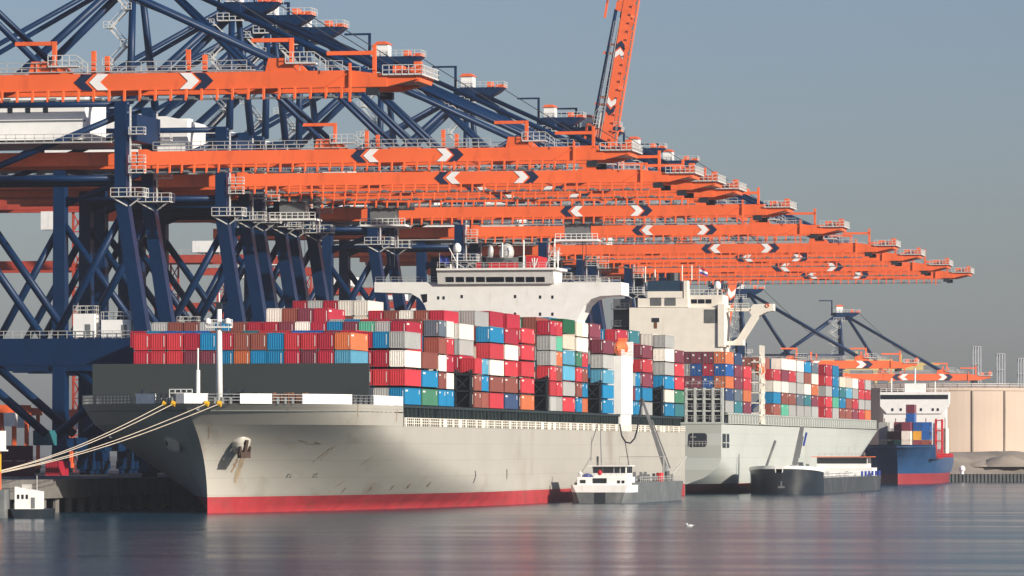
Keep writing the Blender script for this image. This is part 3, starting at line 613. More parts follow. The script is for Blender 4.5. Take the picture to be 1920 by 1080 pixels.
b = MB(); pbox(985, 1009, 480, 520, SB + 24, 10, C1, 703, b); pbox(892, 985, 492, 520, SB + 24, 10, C1, 703, b); fu = b.build('funnel', M_red, ship1)
b = MB(); sK = SB + 24
for pts in (((1001.2, 483), (1003.2, 483), (1003.2, 510), (1001.2, 510)), ((1003.2, 497), (1007.2, 484), (1008.6, 485), (1004.6, 499)), ((1000.8, 499), (998.4, 484), (996.8, 484.8), (1000.2, 501))):
    b.prism(px_poly(pts, sK, C1, 703), 1, sK - 703 - .05, sK - 703 - .005)
b.build('funnel_emblem', M_wh, fu)
b = MB(); b.box(-12, 8, SB - 703 + 9, SB - 703 + 40, 13, 41); b.build('accommodation', M_wh, ship1)
# side tower with the lifeboat
tw = MB(); z_t = pp(1165, 668, 973).z; tw.box(19.3, 22.0, 266.0, 279.5, 16.4, z_t); tw.box(18.5, 21.8, 266.5, 279, 13.05, 16.4); two = tw.build('lifeboat_tower', M_wh, ship1)
b = MB(); b.rail([(22, 266, z_t), (22, 279.5, z_t), ], 1.2, 1.2, .12); b.box(19.3, 21.9, 279.5, 280.8, z_t - 1.2, z_t + 3); b.build('tower_railing', M_wh, two)
lb = MB(); c = Vector((20.9, 271.5, z_t + 1.6)); rows = []
for k in range(11):
    t_ = -1 + k / 5; r_ = max(.06, (1 - abs(t_) ** 3.0)) ; rows.append([c + Vector((1.35 * r_ * math.cos(a * .5236), t_ * 4.4, (1.55 if math.sin(a * .5236) > 0 else 1.5) * r_ ** .7 * math.sin(a * .5236))) for a in range(13)])
g = grid(rows); lb.add(g.v, g.f); o = lb.build('lifeboat', M_lbo, ship1, smooth=True); fixn(o.data)
MB().box(20.2, 21.6, 273.0, 275.2, z_t + 2.8, z_t + 3.6).build('canopy', M_lbo, o)
# ---- far ship
C2 = 178.0; S20 = 1066.0
ship2 = empty('container_ship', (-C2, S20, 0)); tag(ship2, 'pale green grey container ship moored beyond the first, its square stern to the viewer', 'container ship')
zs2 = [2.2, 3.5, 5, 6.3, 7.6, 9, 11, 13, 15.2]
def row2(z, sx, zz=None):
    hb0 = itp([(-2, 2), (0, 9), (2.2, 15), (3.5, 18.6), (5, 20.8), (6.3, 21.9), (7.6, 22.35), (16, 22.4)], z)
    start = itp([(-2, 40), (0, 16), (1.2, 5), (2.2, 0), (20, 0)], z)
    pts = [(start, hb0)]
    full = itp([(-2, 60), (0, 46), (3.5, 26), (7.6, 7), (16, 5)], z)
    for k in range(1, 9): t = k / 8; pts.append((start + (full - start) * t, hb0 + (22.4 - hb0) * math.sin(t * 1.5708)))
    pts += [(120, 22.4), (190, 22.4)]
    f0 = itp([(0, 190), (7, 240), (15.2, 292)], z); e0 = itp([(0, 300), (15.2, 322)], z)
    for k in range(0, 9): t = k / 8; pts.append((f0 + (e0 - f0) * t, 22.4 * math.cos(t * 1.5708) ** .75 if k < 8 else 0))
    return [(sx * h, y, z) for y, h in pts]
hull_side(row2, zs2, 'hull', M_hull2, ship2)
b = MB()
for za_, zb_ in zip([-2, 0, 1.2] + zs2[:-1], [0, 1.2] + zs2):
    p_, q_ = row2(za_, 1)[0], row2(zb_, 1)[0]; b.add([(-p_[0], p_[1], za_), (p_[0], p_[1], za_), (q_[0], q_[1], zb_), (-q_[0], q_[1], zb_)], [(0, 1, 2, 3)])
b.build('transom', M_hull2, ship2)
b = MB(); b.box(-22.4, 22.4, -.06, .4, 15.0, 15.35); b.build('transom_rim', M_hull2, ship2); hull_side(row2, [-2, 0, 1.2, 2.2], 'boot_stripe', M_boot2, ship2)
pts = row2(15.2, 1); b = MB(); b.prism([(p[0], p[1]) for p in pts] + [(-p[0], p[1]) for p in pts[::-1][1:]], 2, 14.9, 15.1); b.build('main_deck', M_deck, ship2)
a = pp(1290.5, 838, S20); d = pp(1325.5, 812, S20)
def rrect(x0, x1, z0, z1, r, n=5):
    out = []
    for cx, cz, a0 in ((x1 - r, z1 - r, 0), (x0 + r, z1 - r, 1), (x0 + r, z0 + r, 2), (x1 - r, z0 + r, 3)):
        out += [(cx + r * math.cos((a0 + k / n) * 1.5708), cz + r * math.sin((a0 + k / n) * 1.5708)) for k in range(n + 1)]
    return out
b = MB(); b.prism(rrect(a.x + C2, d.x + C2, a.z, d.z, .6), 1, -.05, .02); mo_ = b.build('mooring_opening', M_dk, ship2)  # no hole cut: a dark panel paints the shaded inside
b = MB(); b.rail([(a.x + C2 + .2, -.12, a.z + .2), (d.x + C2 - .2, -.12, a.z + .2)], 1.0, .8, .09); b.box(a.x + C2 + .9, a.x + C2 + 1.05, -.15, -.06, a.z, d.z); b.box(a.x + C2 + .4, a.x + C2 + 1.7, -.15, -.06, d.z - .9, d.z - .75); b.build('opening_railing', M_rail, mo_)
y1_, y2_ = 1.6, 11.5
b = MB(); b.prism(rrect(y1_, y2_, 9.9, 12.9, .5), 0, 22.38, 22.46); so_ = b.build('mooring_opening', M_dk, ship2)  # flat panel too, shade of the side opening put into its dark colour
b = MB(); b.box(22.46, 22.55, (y1_ + y2_) / 2 - .3, (y1_ + y2_) / 2 + .3, 9.9, 12.9); b.box(22.46, 22.55, y1_ + .3, y2_ - .3, 10.9, 11.1); b.build('opening_railing', M_hull2, so_)
# stern lashing gallery
b = MB(); g0 = pp(1286, 800, S20 + 2).x + C2; g1 = 22.2; nb = 4; zb0, zb1 = 15.1, pp(1330, 727, S20 + 2).z
for k in range(nb + 1): x = lerp(g0, g1, k / nb); b.box(x - .26, x + .26, 2, 3.2, zb0, zb1)
for fz in (.0, .33, .66, .93): z = lerp(zb0, zb1, fz); b.box(g0, g1, 2.1, 3.1, z, z + .32)
g_ = b.build('lashing_gallery', M_hull2, ship2)
b = MB()
for fz in (.04, .37, .70, 1.0): z = lerp(zb0, zb1, fz) + .3; b.rail([(g0, 2.0, z), (g1, 2.0, z)], 1.1, 1.2, .08)
b.build('gallery_railing', M_rail, g_)
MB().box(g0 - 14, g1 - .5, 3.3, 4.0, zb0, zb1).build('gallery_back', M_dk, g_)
# stack supports along the side
b = MB(); b.box(-20, 20.2, 6, 300, 15.1, 17.2)
b.build('hatch_coaming', M_dk, ship2)
b = MB()
for k in range(66):
    y = 14 + k * 4.35
    if y > 290: break
    b.box(21.85, 22.2, y, y + 1.5, 15.1, 17.3)
b.box(20.2, 22.2, 12, 290, 17.1, 17.45); b.build('stack_support', M_hull2, ship2)
# accommodation block, aft face towards the viewer
SA = 1138.0; YA = SA - S20
def pb2(x0, x1, y0, y1, ds, depth): return pbox(x0, x1, y0, y1, SA + ds, depth, C2, S20, MB())
ac = pb2(1180, 1352, 576, 690, 0, 13).build('accommodation', M_cr, ship2)
pb2(1196, 1290, 559, 576, 0.4, 11).build('upper_house', M_cr, ac)
fb = pb2(1214, 1279, 546, 559, 0.3, 10).build('funnel_casing', M_cr, ac)
for x0, x1 in ((1220, 1240), (1247, 1267)): b = pb2(x0, x1, 558, 573, .3, .05); b.build('louvre', M_ghull, ac)
b = pb2(1222, 1236, 596, 604, -.06, .05); b.build('vent_opening', M_dk, ac)
b = pb2(1226, 1232, 604, 616, -.05, .04); b.build('rust_streak', M_rust, ac)
M_fun = mat('funnel blue black', (.012, .04, .075), .5)
fn = pb2(1214, 1276, 526, 546.5, 1, 8).build('funnel', M_fun, ship2)
for x0, x1, y0 in ((1250, 1275, 512), (1238, 1243, 517), (1226, 1231, 516), (1220, 1224, 520)):
    q0 = pz((x0 + x1) / 2, 527, SA + 4, C2, S20); q1 = pz((x0 + x1) / 2, y0, SA + 4, C2, S20); MB().tube(q0, q1, (x1 - x0) / 2 / 8.2, 10).build('exhaust_pipe', M_dk, fn)
b = pb2(1290, 1355, 553, 577, 1, 9); bh = b.build('bridge_house', M_cr, ship2)
for x0, x1 in ((1296, 1307), (1309, 1321), (1323, 1334)): pb2(x0, x1, 561, 569, .94, .05).build('window', M_glass, bh)
pb2(1282, 1289, 526, 560, .5, 3).build('mast_post', M_cr, ac)
pb2(1346, 1358, 570, 650, -.4, 9).build('stair_tower', M_cr, ac)
pb2(1320, 1346, 580, 606, -.05, .04).build('recess', M_ghull, ac)
b = MB(); a = pz(1294, 553, SA + 1, C2, S20); d = pz(1354, 553, SA + 1, C2, S20); b.rail([a, d], 1.2, 1.1, .1); a = pz(1358, 577, SA + 1, C2, S20); d = pz(1404, 577, SA + 1, C2, S20); b.rail([a, d], 1.0, 1.5, .1); b.build('bridge_railing', M_cr, bh)
w = [(1354, 577), (1404, 577), (1410, 570), (1448, 569), (1448, 582), (1436, 584), (1420, 592), (1391, 640), (1391, 648), (1352, 648), (1352, 640), (1372, 640), (1380, 634), (1407, 590), (1402, 583), (1366, 583), (1358, 587), (1354, 592)]
b = MB()
for poly in ([(1354, 577), (1405, 577), (1405, 583), (1366, 583), (1358, 586), (1354, 590)], [(1405, 577), (1410, 570), (1448, 569), (1448, 582), (1436, 584), (1420, 592), (1407, 591), (1402, 583)], [(1407, 591), (1420, 592), (1391, 638), (1391, 647), (1352, 647), (1352, 640), (1372, 639), (1380, 634)]):
    b.prism(px_poly(poly, SA, C2, S20), 1, YA + 2, YA + 5)
o = b.build('bridge_wing', M_cr, ship2); fixn(o.data)
b = MB(); rg = pz(1439, 573, SA + 1.9, C2, S20)
for k in range(12): a0 = k * .5236; a1 = a0 + .5236; b.tube(rg + Vector((math.cos(a0) * .38, 0, math.sin(a0) * .38)), rg + Vector((math.cos(a1) * .38, 0, math.sin(a1) * .38)), .1, 6)
b.build('lifebuoy', M_lbo, o)
q = pz(1345, 540, SA + 4, C2, S20); b = MB(); b.tube(q + Vector((0, 0, -2)), q, .2, 8); b.build('dome_post', M_cr, bh); MB().lathe(q, [(.7, -.2), (.8, .3), (.8, .9), (.5, 1.4), (.1, 1.6)], 12).build('radar_dome', M_wh, bh, smooth=True)
for x, yt, yb in ((1279, 497, 527), (1297, 497, 525), (1228, 505, 520), (1210, 500, 545)): b = MB(); b.tube(pz(x, yb, SA + 3, C2, S20), pz(x, yt, SA + 3, C2, S20), .14, 6); b.build('antenna_mast', M_cr, ac)
b = MB()
for y0 in (578, 610): pbox(1146, 1180, y0, y0 + 2.5, SA + 1, 4, C2, S20, b); a = pz(1146, y0, SA + 1, C2, S20); d = pz(1180, y0, SA + 1, C2, S20); b.rail([a, d], 1.1, 1.0, .09)
pbox(1150, 1180, 560, 640, SA + 4.5, 4, C2, S20, b); b.build('side_platform', M_ghull, ac)
b = MB(); yl = s_of(1428, C2 - 22.4) - S20
for dz in range(7): z = 15.3 + dz * 2.3; b.box(20.2, 22.4, yl - 1, yl + 5.5, z, z + .25); b.rail([(22.4, yl - 1, z), (22.4, yl + 5.5, z)], 1.0, 1.1, .1)
for k in (0, 1, 2): b.box(22.0, 22.35, yl - 1 + k * 3, yl - .7 + k * 3, 15.3, 33)
b.beam((22.3, yl - 1, 17), (22.3, yl + 5, 24), .3, .5); b.beam((22.3, yl + 5, 24), (22.3, yl - 1, 31), .3, .5); b.build('gangway_tower', M_cr, ship2)
b = MB(); c = Vector((21.6, yl + 2.5, 27.5)); rows = []
for k in range(9):
    t_ = -1 + k / 4; r_ = max(.06, 1 - abs(t_) ** 3); rows.append([c + Vector((1.1 * r_ * math.cos(a * .5236), t_ * 3.6, 1.3 * r_ * math.sin(a * .5236))) for a in range(13)])
g = grid(rows); b.add(g.v, g.f); o = b.build('lifeboat', M_lbo, ship2, smooth=True); fixn(o.data)
# ------------------------------------------------------------------ shipping containers
def cont_mesh(L, doors=False, mark=False):
    Wd, H = 2.44, 2.54; w = Wd / 2; b = MB(); e = .07
    # corrugated end facing -y
    xs = []; n = 8; x = -w + .13; st = (Wd - .26) / n
    for i in range(n):
        xs += [(x, e), (x + st * .36, e), (x + st * .5, 0.012), (x + st * .86, 0.012)]; x += st
    xs.append((w - .13, e)); prof = [(-w, 0), (-w + .13, 0)] + xs + [(w - .13, 0), (w, 0)]
    if doors: prof = [(-w, 0), (-w + .10, 0), (-w + .10, .05), (-.02, .05), (-.02, .09), (.02, .09), (.02, .05), (w - .10, .05), (w - .10, 0), (w, 0)]
    k = len(prof); zb, zt = .16, H - .13
    b.add([(p[0], p[1], zb) for p in prof] + [(p[0], p[1], zt) for p in prof], [(i, i + 1, k + i + 1, k + i) for i in range(k - 1)])
    b.add([(-w, 0, 0), (w, 0, 0), (w, 0, zb), (-w, 0, zb), (w, .1, zb), (-w, .1, zb)], [(0, 1, 2, 3), (3, 2, 4, 5)])
    b.add([(-w, 0, zt), (w, 0, zt), (w, 0, H), (-w, 0, H), (w, .1, zt), (-w, .1, zt)], [(0, 1, 2, 3), (5, 4, 1, 0)])
    # long sides with a recessed panel between posts and rails, roof, far end
    for sx in (-1, 1):
        x = w * sx; xi = (w - .045) * sx; fr = [(0, 0), (L, 0), (L, H), (0, H)]; ins = [(.16, .18), (L - .16, .18), (L - .16, H - .12), (.16, H - .12)]
        vs = [(x, p[0], p[1]) for p in fr] + [(x, p[0], p[1]) for p in ins] + [(xi, p[0], p[1]) for p in ins]
        fs = [(i, (i + 1) % 4, 4 + (i + 1) % 4, 4 + i) for i in range(4)] + [(4 + i, 4 + (i + 1) % 4, 8 + (i + 1) % 4, 8 + i) for i in range(4)] + [(8, 9, 10, 11)]
        b.add(vs, fs if sx > 0 else [f[::-1] for f in fs])
    b.add([(-w, 0, H), (w, 0, H), (w, L, H), (-w, L, H)], [(0, 1, 2, 3)]); b.add([(-w, 0, 0), (w, 0, 0), (w, L, 0), (-w, L, 0)], [(3, 2, 1, 0)]); b.add([(-w, L, 0), (w, L, 0), (w, L, H), (-w, L, H)], [(3, 2, 1, 0)])
    b.cm = 1
    if mark: b.box(w - .05, w - .03, .6, 2.4 if L > 7 else 1.5, H - .55, H - .28); b.box(w - .05, w - .03, L - 1.3, L - .9, H - .9, H - .25)
    if doors:
        b.cm = 2
        for xx in (-.95, -.35, .35, .95): b.box(xx - .035, xx + .035, -.0, .045, .2, H - .15)
        b.cm = 1; b.box(-.85, -.35, .03, .048, 1.6, 2.0); b.box(.5, .9, .03, .048, 1.0, 1.2)
    else:
        b.box(w - .13 - st * .9, w - .13 - st * .55, -.004, .02, .5, H - .4) if mark else None
    b.cm = 2
    for sx in (-1, 1):                         # corner castings
        for z in (0, H - .12): b.box(sx * (w - .09) - .085, sx * (w - .09) + .085, -.012, .16, z, z + .12)
    return b.mesh('container', [CM['grey'], M_mark, M_stl])
CMESH = {(l, d, k): cont_mesh(l, d, k) for l in (12.19, 6.06) for d in (0, 1) for k in (0, 1)}
ORD = 'zeroth first second third fourth fifth sixth seventh eighth ninth tenth eleventh twelfth thirteenth fourteenth fifteenth sixteenth seventeenth eighteenth nineteenth twentieth'.split()
CONT = []
def place(col, x, y, z, L, label, grp, doors=0):
    CONT.append((col, x, y, z, L, label, grp, doors))
PAL = ['crimson'] * 5 + ['rust brown'] * 4 + ['maroon'] * 3 + ['grey'] * 3 + ['white'] * 3 + ['blue'] * 3 + ['red'] * 2 + ['teal', 'cream', 'royal blue', 'slate grey', 'green', 'orange']
rc = random.Random(11)
G1 = 'containers stacked on the near ship'; G2 = 'containers stacked on the far ship'
PT = 2.58; T0 = 161.0 + 1.22
def tiername(k, n): return 'top tier' if k == n - 1 else 'bottom tier' if k == 0 else ORD[k + 1] + ' tier up'
# foremost row, seen over the breakwater: colours from the left
top = ['red', 'red', 'red', 'crimson', 'blue', 'crimson', 'rust brown', 'rust brown', 'blue', 'red', 'red', 'crimson', 'orange']
bot = ['crimson', 'red', 'red', 'maroon', 'maroon', 'blue', 'orange', 'blue', 'blue', 'crimson', 'maroon', 'crimson', 'light blue']
for i in range(13):
    x = -(164.6 + 1.25 + (12 - i) * 2.6)
    for k, c in ((2, bot[i]), (3, top[i])):
        place(c, x, 743, 16.5 + k * 2.66, 12.19, f"{c} container just above the dark breakwater, {'upper' if k == 3 else 'lower'} tier, {ORD[i + 1]} from left", G1)
for k, c in ((0, 'blue'), (1, 'grey')): pass
# rows behind it: bearing of the near edge, outer stack colours from the bottom, pitch
B1 = [(759, ['blue', 'red', 'white', 'grey'], 2.9), (792, ['green', 'blue', 'rust brown'], 2.9), (823, [('blue', 'blue'), ('rust brown', 'white'), ('white', 'crimson'), ('rust brown', 'red'), ('slate grey', 'white')], 2.78),
      (890, [('rust brown', 'rust brown'), ('rust brown', 'blue'), ('red', 'light blue')], 2.8), (919, ['red', 'rust brown', 'white', 'red', 'blue'], 2.78), (947, ['navy blue', 'rust brown', 'red', 'white', 'crimson'], 2.8),
      (978, ['orange', 'red', 'red', 'red', 'red'], 2.9), (1032, [('grey', 'grey'), ('red', 'red'), ('red', 'rust brown'), ('grey', 'orange'), ('grey', 'mint green'), ('crimson', 'red')], 2.72), (1056, ['red', 'grey', 'light blue', 'light blue', 'cream', 'dark green'], 2.85),
      (1081, [('blue', 'orange'), ('rust brown', 'blue'), ('red', 'rust brown'), ('green', 'red'), ('white', 'white'), ('cream', 'white')], 2.8), (1131, ['blue', 'blue', 'light blue', 'grey', 'maroon'], 2.85),
      (1182, [('blue', 'blue'), ('maroon', 'blue'), ('grey', 'blue')], 2.8), (1205, ['grey', 'blue', 'maroon', 'red', 'maroon'], 2.85), (1247, ['blue', 'white', 'blue', 'grey', 'white', 'grey'], 2.8), (1266, ['teal', 'green', 'red', 'red', 'maroon'], 2.8)]
ROW2 = ['grey', 'rust brown', 'rust brown', 'grey', 'blue', 'rust brown', 'crimson', 'crimson', 'maroon', 'white', 'crimson', 'blue', 'maroon', 'mint green', 'grey', 'crimson', 'rust brown'][::-1]
ROW1 = ['crimson', 'blue', 'royal blue', 'royal blue', 'royal blue', 'rust brown', 'rust brown', 'teal', 'red', 'red', 'royal blue', 'royal blue', 'maroon', 'crimson'][::-1]
Y1 = []
for bi, (xs, cols, pt) in enumerate(B1):
    s = s_of(xs, 161.0); Y1.append(s); rn = bi + 2
    for k, c in enumerate(cols):
        z = 16.45 + k * pt; n = len(cols)
        if isinstance(c, tuple):
            for h in (0, 1): place(c[h], -T0, s + h * 6.13, z, 6.06, f"short {c[h]} container, {tiername(k, n)}, outer stack {ORD[rn]} row behind breakwater, {'nearer' if h == 0 else 'farther'} half", G1)
        else: place(c, -T0, s, z, 12.19, f"{c} container, {tiername(k, n)} of outer stack, {ORD[rn]} row back from the breakwater", G1)
    inner = {}
    if bi == 0:
        for c in (1, 2): inner[c] = (16.45 + 4 * 2.9, 4)
        for c in range(3, 17): inner[c] = (28.0, 1)
    elif bi == 1:
        for c in range(1, 17): inner[c] = (29.7, 2 if c > 2 else 4)
    elif bi == 2:
        for c in range(1, 17): inner[c] = (32.2 if 7 <= c <= 10 else 30.4 if c < 7 else 29.4, 2)
    elif bi == 3:
        inner[1] = (30.4, 5)
        for c in range(2, 17): inner[c] = (34.3 if 7 <= c <= 11 else 32.6 if c < 7 else 30, 2)
    elif bi == 4:
        for c in range(1, 6): inner[c] = (32.9, 2)
    elif bi in (5, 6):
        for c in range(1, 5): inner[c] = (33.2, 2)
    elif bi == 7:
        for c in range(1, 6): inner[c] = (33.3, 3)
    elif bi in (8, 9): 
        for c in range(1, 5): inner[c] = (33.6, 2)
    elif bi == 10:
        for c in range(1, 7): inner[c] = (32.6 if c > 1 else 33.6, 4)
    elif bi == 11:
        for c in range(1, 7): inner[c] = (33.2, 2 if c > 1 else 5)
    elif bi == 12:
        for c in range(1, 5): inner[c] = (33.4, 2)
    elif bi == 13:
        for c in range(1, 5): inner[c] = (33.3, 3)
    for c, (zt, n) in inner.items():
        for k in range(n):
            co = rc.choice(PAL)
            if bi == 1 and k == 0: co = ROW2[c]
            if bi == 0 and c > 2: co = ROW1[c - 3]
            if bi == 0 and c in (1, 2): co = (['blue', 'crimson', 'red', 'grey'], ['crimson', 'crimson', 'red', 'slate grey'])[c - 1][k]
            if bi == 2 and k == 0 and 7 <= c <= 10: co = ['crimson', 'maroon', 'rust brown', 'white'][c - 7]
            if bi == 3 and k == 0 and 7 <= c <= 11: co = ['white', 'white', 'crimson', 'grey', 'crimson'][c - 7]
            if bi == 3 and c == 1: co = ['white', 'grey', 'crimson', 'maroon', 'black'][k]
            if bi == 3 and k == 0 and c in (2, 3, 4, 5, 6): co = ['crimson', 'rust brown', 'white', 'rust brown', 'crimson'][c - 2]
            if bi == 4 and k == 0: co = ['grey', 'grey', 'grey', 'crimson', 'rust brown'][c - 1]
            if bi == 10 and c == 1: co = ['maroon', 'maroon', 'grey', 'blue'][k]
            if bi == 11 and c == 1: co = ['crimson', 'dark green', 'crimson', 'maroon', 'grey'][k]
            pz_ = 2.9 if bi == 0 and c < 3 else 2.62
            tn = 'topmost' if k == 0 else ORD[k + 1] + ' from top'
            place(co, -(T0 + PT * c), s, zt - (k + 1) * pz_, 12.19, f"{co} container {tn}, {ORD[c + 1]} stack from water, {ORD[rn]} row behind the breakwater", G1)
# far ship
B2A = [(1362, ['grey', 'navy blue', 'orange', 'royal blue', 'orange']), (1379, ['teal', 'slate grey', 'maroon', 'maroon', 'navy blue']), (1396, ['maroon', 'orange', 'red', 'red'])]
FR = [['royal blue', 'crimson', 'maroon'], ['maroon', 'royal blue', 'maroon'], ['maroon', 'grey', 'maroon'], ['dark green', 'cream', 'maroon'], ['blue', 'teal', 'rust brown'], ['crimson', 'maroon', 'maroon']]
T2 = C2 - 22.4 + 1.4
for bi, (xs, cols) in enumerate(B2A):
    s = s_of(xs, C2 - 22.4)
    for k, c in enumerate(cols): place(c, -T2, s, 17.5 + k * 2.62, 12.19, f"{c} container, {tiername(k, len(cols))} of outer stack, {ORD[bi + 1]} row behind the square stern", G2, 1)
    if bi == 0:
        for c in range(1, 8):
            for k in range(3):
                co = FR[c - 1][k] if c <= 6 else rc.choice(PAL)
                place(co, -(T2 + 2.56 * c), s, 17.5 + (k + 2) * 2.62, 12.19, f"{co} container with doors above stern gallery, {['lower', 'middle', 'upper'][k]} tier, {ORD[c + 1]} from the water side", G2, 1)
    else:
        for c in range(1, 4):
            co = rc.choice(PAL); place(co, -(T2 + 2.56 * c), s, 17.5 + 4 * 2.62, 12.19, f"{co} container, top tier, {ORD[bi + 1]} row behind square stern, {ORD[c + 1]} from the water", G2, 1)
B2B = [(1452, ['rust brown', 'blue', 'white', 'red']), (1467, ['mint green', 'rust brown', 'white', 'maroon', 'white']), (1481, ['grey', 'rust brown', 'grey', 'red', 'white']), (1496, ['grey', 'slate grey', 'grey', 'grey', 'white']), (1510, ['grey', 'teal', 'white', 'rust brown', 'blue']), (1524, ['grey', 'maroon', 'orange', 'white', 'slate grey']),
       (1550, ['red', 'red', 'grey', 'red', 'crimson']), (1563, ['grey', 'mint green', 'blue', 'blue', 'blue']), (1576, ['rust brown', 'blue', 'teal', 'cream']), (1588, ['rust brown', 'rust brown', 'light blue', 'cream']), (1600, ['maroon', 'red', 'grey', 'white']), (1612, ['red', 'grey', 'red', 'red']), (1624, ['orange', 'grey', 'red', 'grey'])]
for bi, (xs, cols) in enumerate(B2B):
    s = s_of(xs, C2 - 22.4); n = len(cols)
    for k, c in enumerate(cols): place(c, -T2, s, 17.5 + k * 2.66, 12.19, f"{c} container, {tiername(k, n)} of outer stack, {ORD[bi + 1]} row beyond the gangway tower", G2)
    if bi in (0, 1):
        for c in range(1, 9 - bi * 4):
            for k in range(3 if bi == 0 else 1):
                co = rc.choice(PAL); place(co, -(T2 + 2.56 * c), s, 17.5 + (n + (bi == 0) - 1 - k) * 2.66, 12.19, f"doored {co} container, {ORD[k + 1]} from top, {ORD[bi + 1]} row beyond gangway tower, {ORD[c + 1]} stack", G2, 1)
    elif bi == 6:
        for c in (1, 2):
            for k in range(n): co = rc.choice(PAL); place(co, -(T2 + 2.56 * c), s, 17.5 + (n - 1 - k) * 2.66, 12.19, f"{co} container, {ORD[k + 1]} from top, {ORD[bi + 1]} row beyond gangway tower, {ORD[c + 1]} stack", G2)
    else:
        for c in (1, 2):
            co = rc.choice(PAL); place(co, -(T2 + 2.56 * c), s, 17.5 + (n - (c == 2)) * 2.66 - (0 if c == 2 else 2.66), 12.19, f"{co} container, top tier, {ORD[bi + 1]} row beyond gangway tower, {ORD[c + 1]} stack", G2)
KEEP = {i for a, c in ((0, 36), (38, 43), (47, 47), (49, 49), (51, 56), (59, 59), (63, 63), (65, 65), (67, 67), (69, 69), (71, 71), (73, 73), (75, 75), (77, 77), (79, 79), (81, 81), (83, 83), (85, 85), (87, 87), (89, 89), (91, 102), (113, 113), (115, 115), (117, 117), (119, 119), (133, 141), (144, 144), (146, 146), (148, 148), (150, 150), (152, 152), (154, 156), (158, 158), (160, 160), (162, 162), (174, 181), (189, 194), (202, 207), (215, 229), (242, 247), (256, 267), (276, 284), (300, 300), (306, 306), (308, 308), (310, 311), (316, 316), (326, 331), (339, 345), (357, 375), (388, 392), (396, 399), (403, 410), (431, 435), (440, 444), (447, 451), (454, 458), (461, 465), (468, 472), (483, 487), (490, 493), (496, 499), (502, 505), (508, 511), (514, 517)) for i in range(a, c + 1)}
REST = {}
for i, (col, x, y, z, L, label, grp, doors) in enumerate(CONT):
    mk = 1 if col not in ('white', 'grey', 'cream') and (i * 7 % 10) < 8 else 0
    px_, py_ = x + rc.uniform(-.02, .02), y + rc.uniform(-.06, .06)
    if KEEP is not None and i not in KEEP:
        REST.setdefault(col, []).append((px_, py_, z, CMESH[(L, doors, mk)])); continue
    o = bpy.data.objects.new('shipping_container', CMESH[(L, doors, mk)]); COL.objects.link(o); o.location = (px_, py_, z)
    sl = o.material_slots[0]; sl.link = 'OBJECT'; sl.material = CM[col]
    tag(o, label, 'shipping container', grp); o['ci'] = i
if REST:                                       # the many others, farther off or buried in the stacks
    b = MB(); ms = [M_mark, M_stl]
    for col, lst in REST.items():
        ms.append(CM[col]); k = len(ms) - 1
        for x, y, z, me in lst:
            o_ = len(b.v); b.v += [(v.co.x + x, v.co.y + y, v.co.z + z) for v in me.vertices]
            for p in me.polygons: b.f.append(tuple(q + o_ for q in p.vertices)); b.m.append((k, 0, 1)[p.material_index])
    o = b.build('container_stacks', ms); tag(o, 'rest of the coloured containers, stacked deeper and farther along both ships', kind='stuff')
# lashing bridges between the rows: dark frames, parts of the near ship
Y1x = [a - 703 for a in Y1]
def lash(y, h, wide=1.0):
    b = MB()
    for x in (21.5, 18.9): b.box(x - .18, x + .18, y, y + .35, 13.1, 13.1 + h); b.box(x - .18, x + .18, y + wide - .35, y + wide, 13.1, 13.1 + h)
    for z in (16.2, 19.0, 21.8):
        if z < 13.1 + h: b.box(-19, 21.6, y, y + wide, z, z + .2)
    b.beam((18.9, y + .1, 16.4), (21.5, y + .1, 19.0), .16, .16); b.beam((21.5, y + .1, 19.0), (18.9, y + .1, 21.6), .16, .16)
    b.box(21.6, 21.68, y, y + wide, 13.2, 13.1 + h * .98)
    b.build('lashing_bridge', M_hatch, ship1)
for i, y in list(enumerate(Y1x))[1:]: lash(y - 1.25, 9.2 if i not in (3, 7, 10, 13) else 9.6)
for i in (3, 7, 10, 13):
    y = Y1x[i]; b = MB(); b.box(19.0, 21.7, y - .9, y - .75, 16.3, 16.6)
    for z0_ in (16.5, 19.2):
        for xx in (19.05, 21.55): b.box(xx - .13, xx + .13, y - 1.6, y - 1.2, z0_, z0_ + 2.75)
        b.box(18.9, 21.7, y - 1.6, y - 1.2, z0_ + 2.5, z0_ + 2.75); b.beam((19.1, y - 1.4, z0_), (21.5, y - 1.4, z0_ + 2.5), .14, .14)
    b.box(19.0, 21.6, y - .35, y - .2, 16.4, 22.2)
    b.build('lashing_frame', M_dk, ship1)
# ------------------------------------------------------------------ mooring ropes
bol = pp(-90, 903, 678)
for (x, y, s_, dx), lab in zip(((303, 749, 0, 0), (319, 749, 0, .5), (387, 750, 1, 3), (410, 751, 1, 4)), ('uppermost', 'second', 'third', 'lowest')):
    hp = on_hull(x, 16.1) if s_ else Vector((-bow1.at(16.1, vcut(16.1, px2s(x, -1)))[1], px2s(x, -1) - 703, 16.1)); a = ship1.location + hp + Vector((.1, -.3, 0)); pts = []
    for k in range(17):
        t = k / 16; p_ = a.lerp(bol + Vector((0, dx * .5, 0)), t); p_.z -= 1.3 * math.sin(t * 3.14159) * (1 if lab in ('third', 'lowest') else 1.15); pts.append(p_)
    o = MB().path(pts, .052, 6).build('mooring_rope', M_ropem); tag(o, f'{lab} of the four tan mooring ropes running from the bow to the quay', 'mooring rope', 'mooring ropes from the bow')
    b = MB(); b.tube(a + Vector((-.3, 0, .1)), a + Vector((.3, 0, -.1)), .42, 10); b.build('chafe_cover', M_yelc, o)
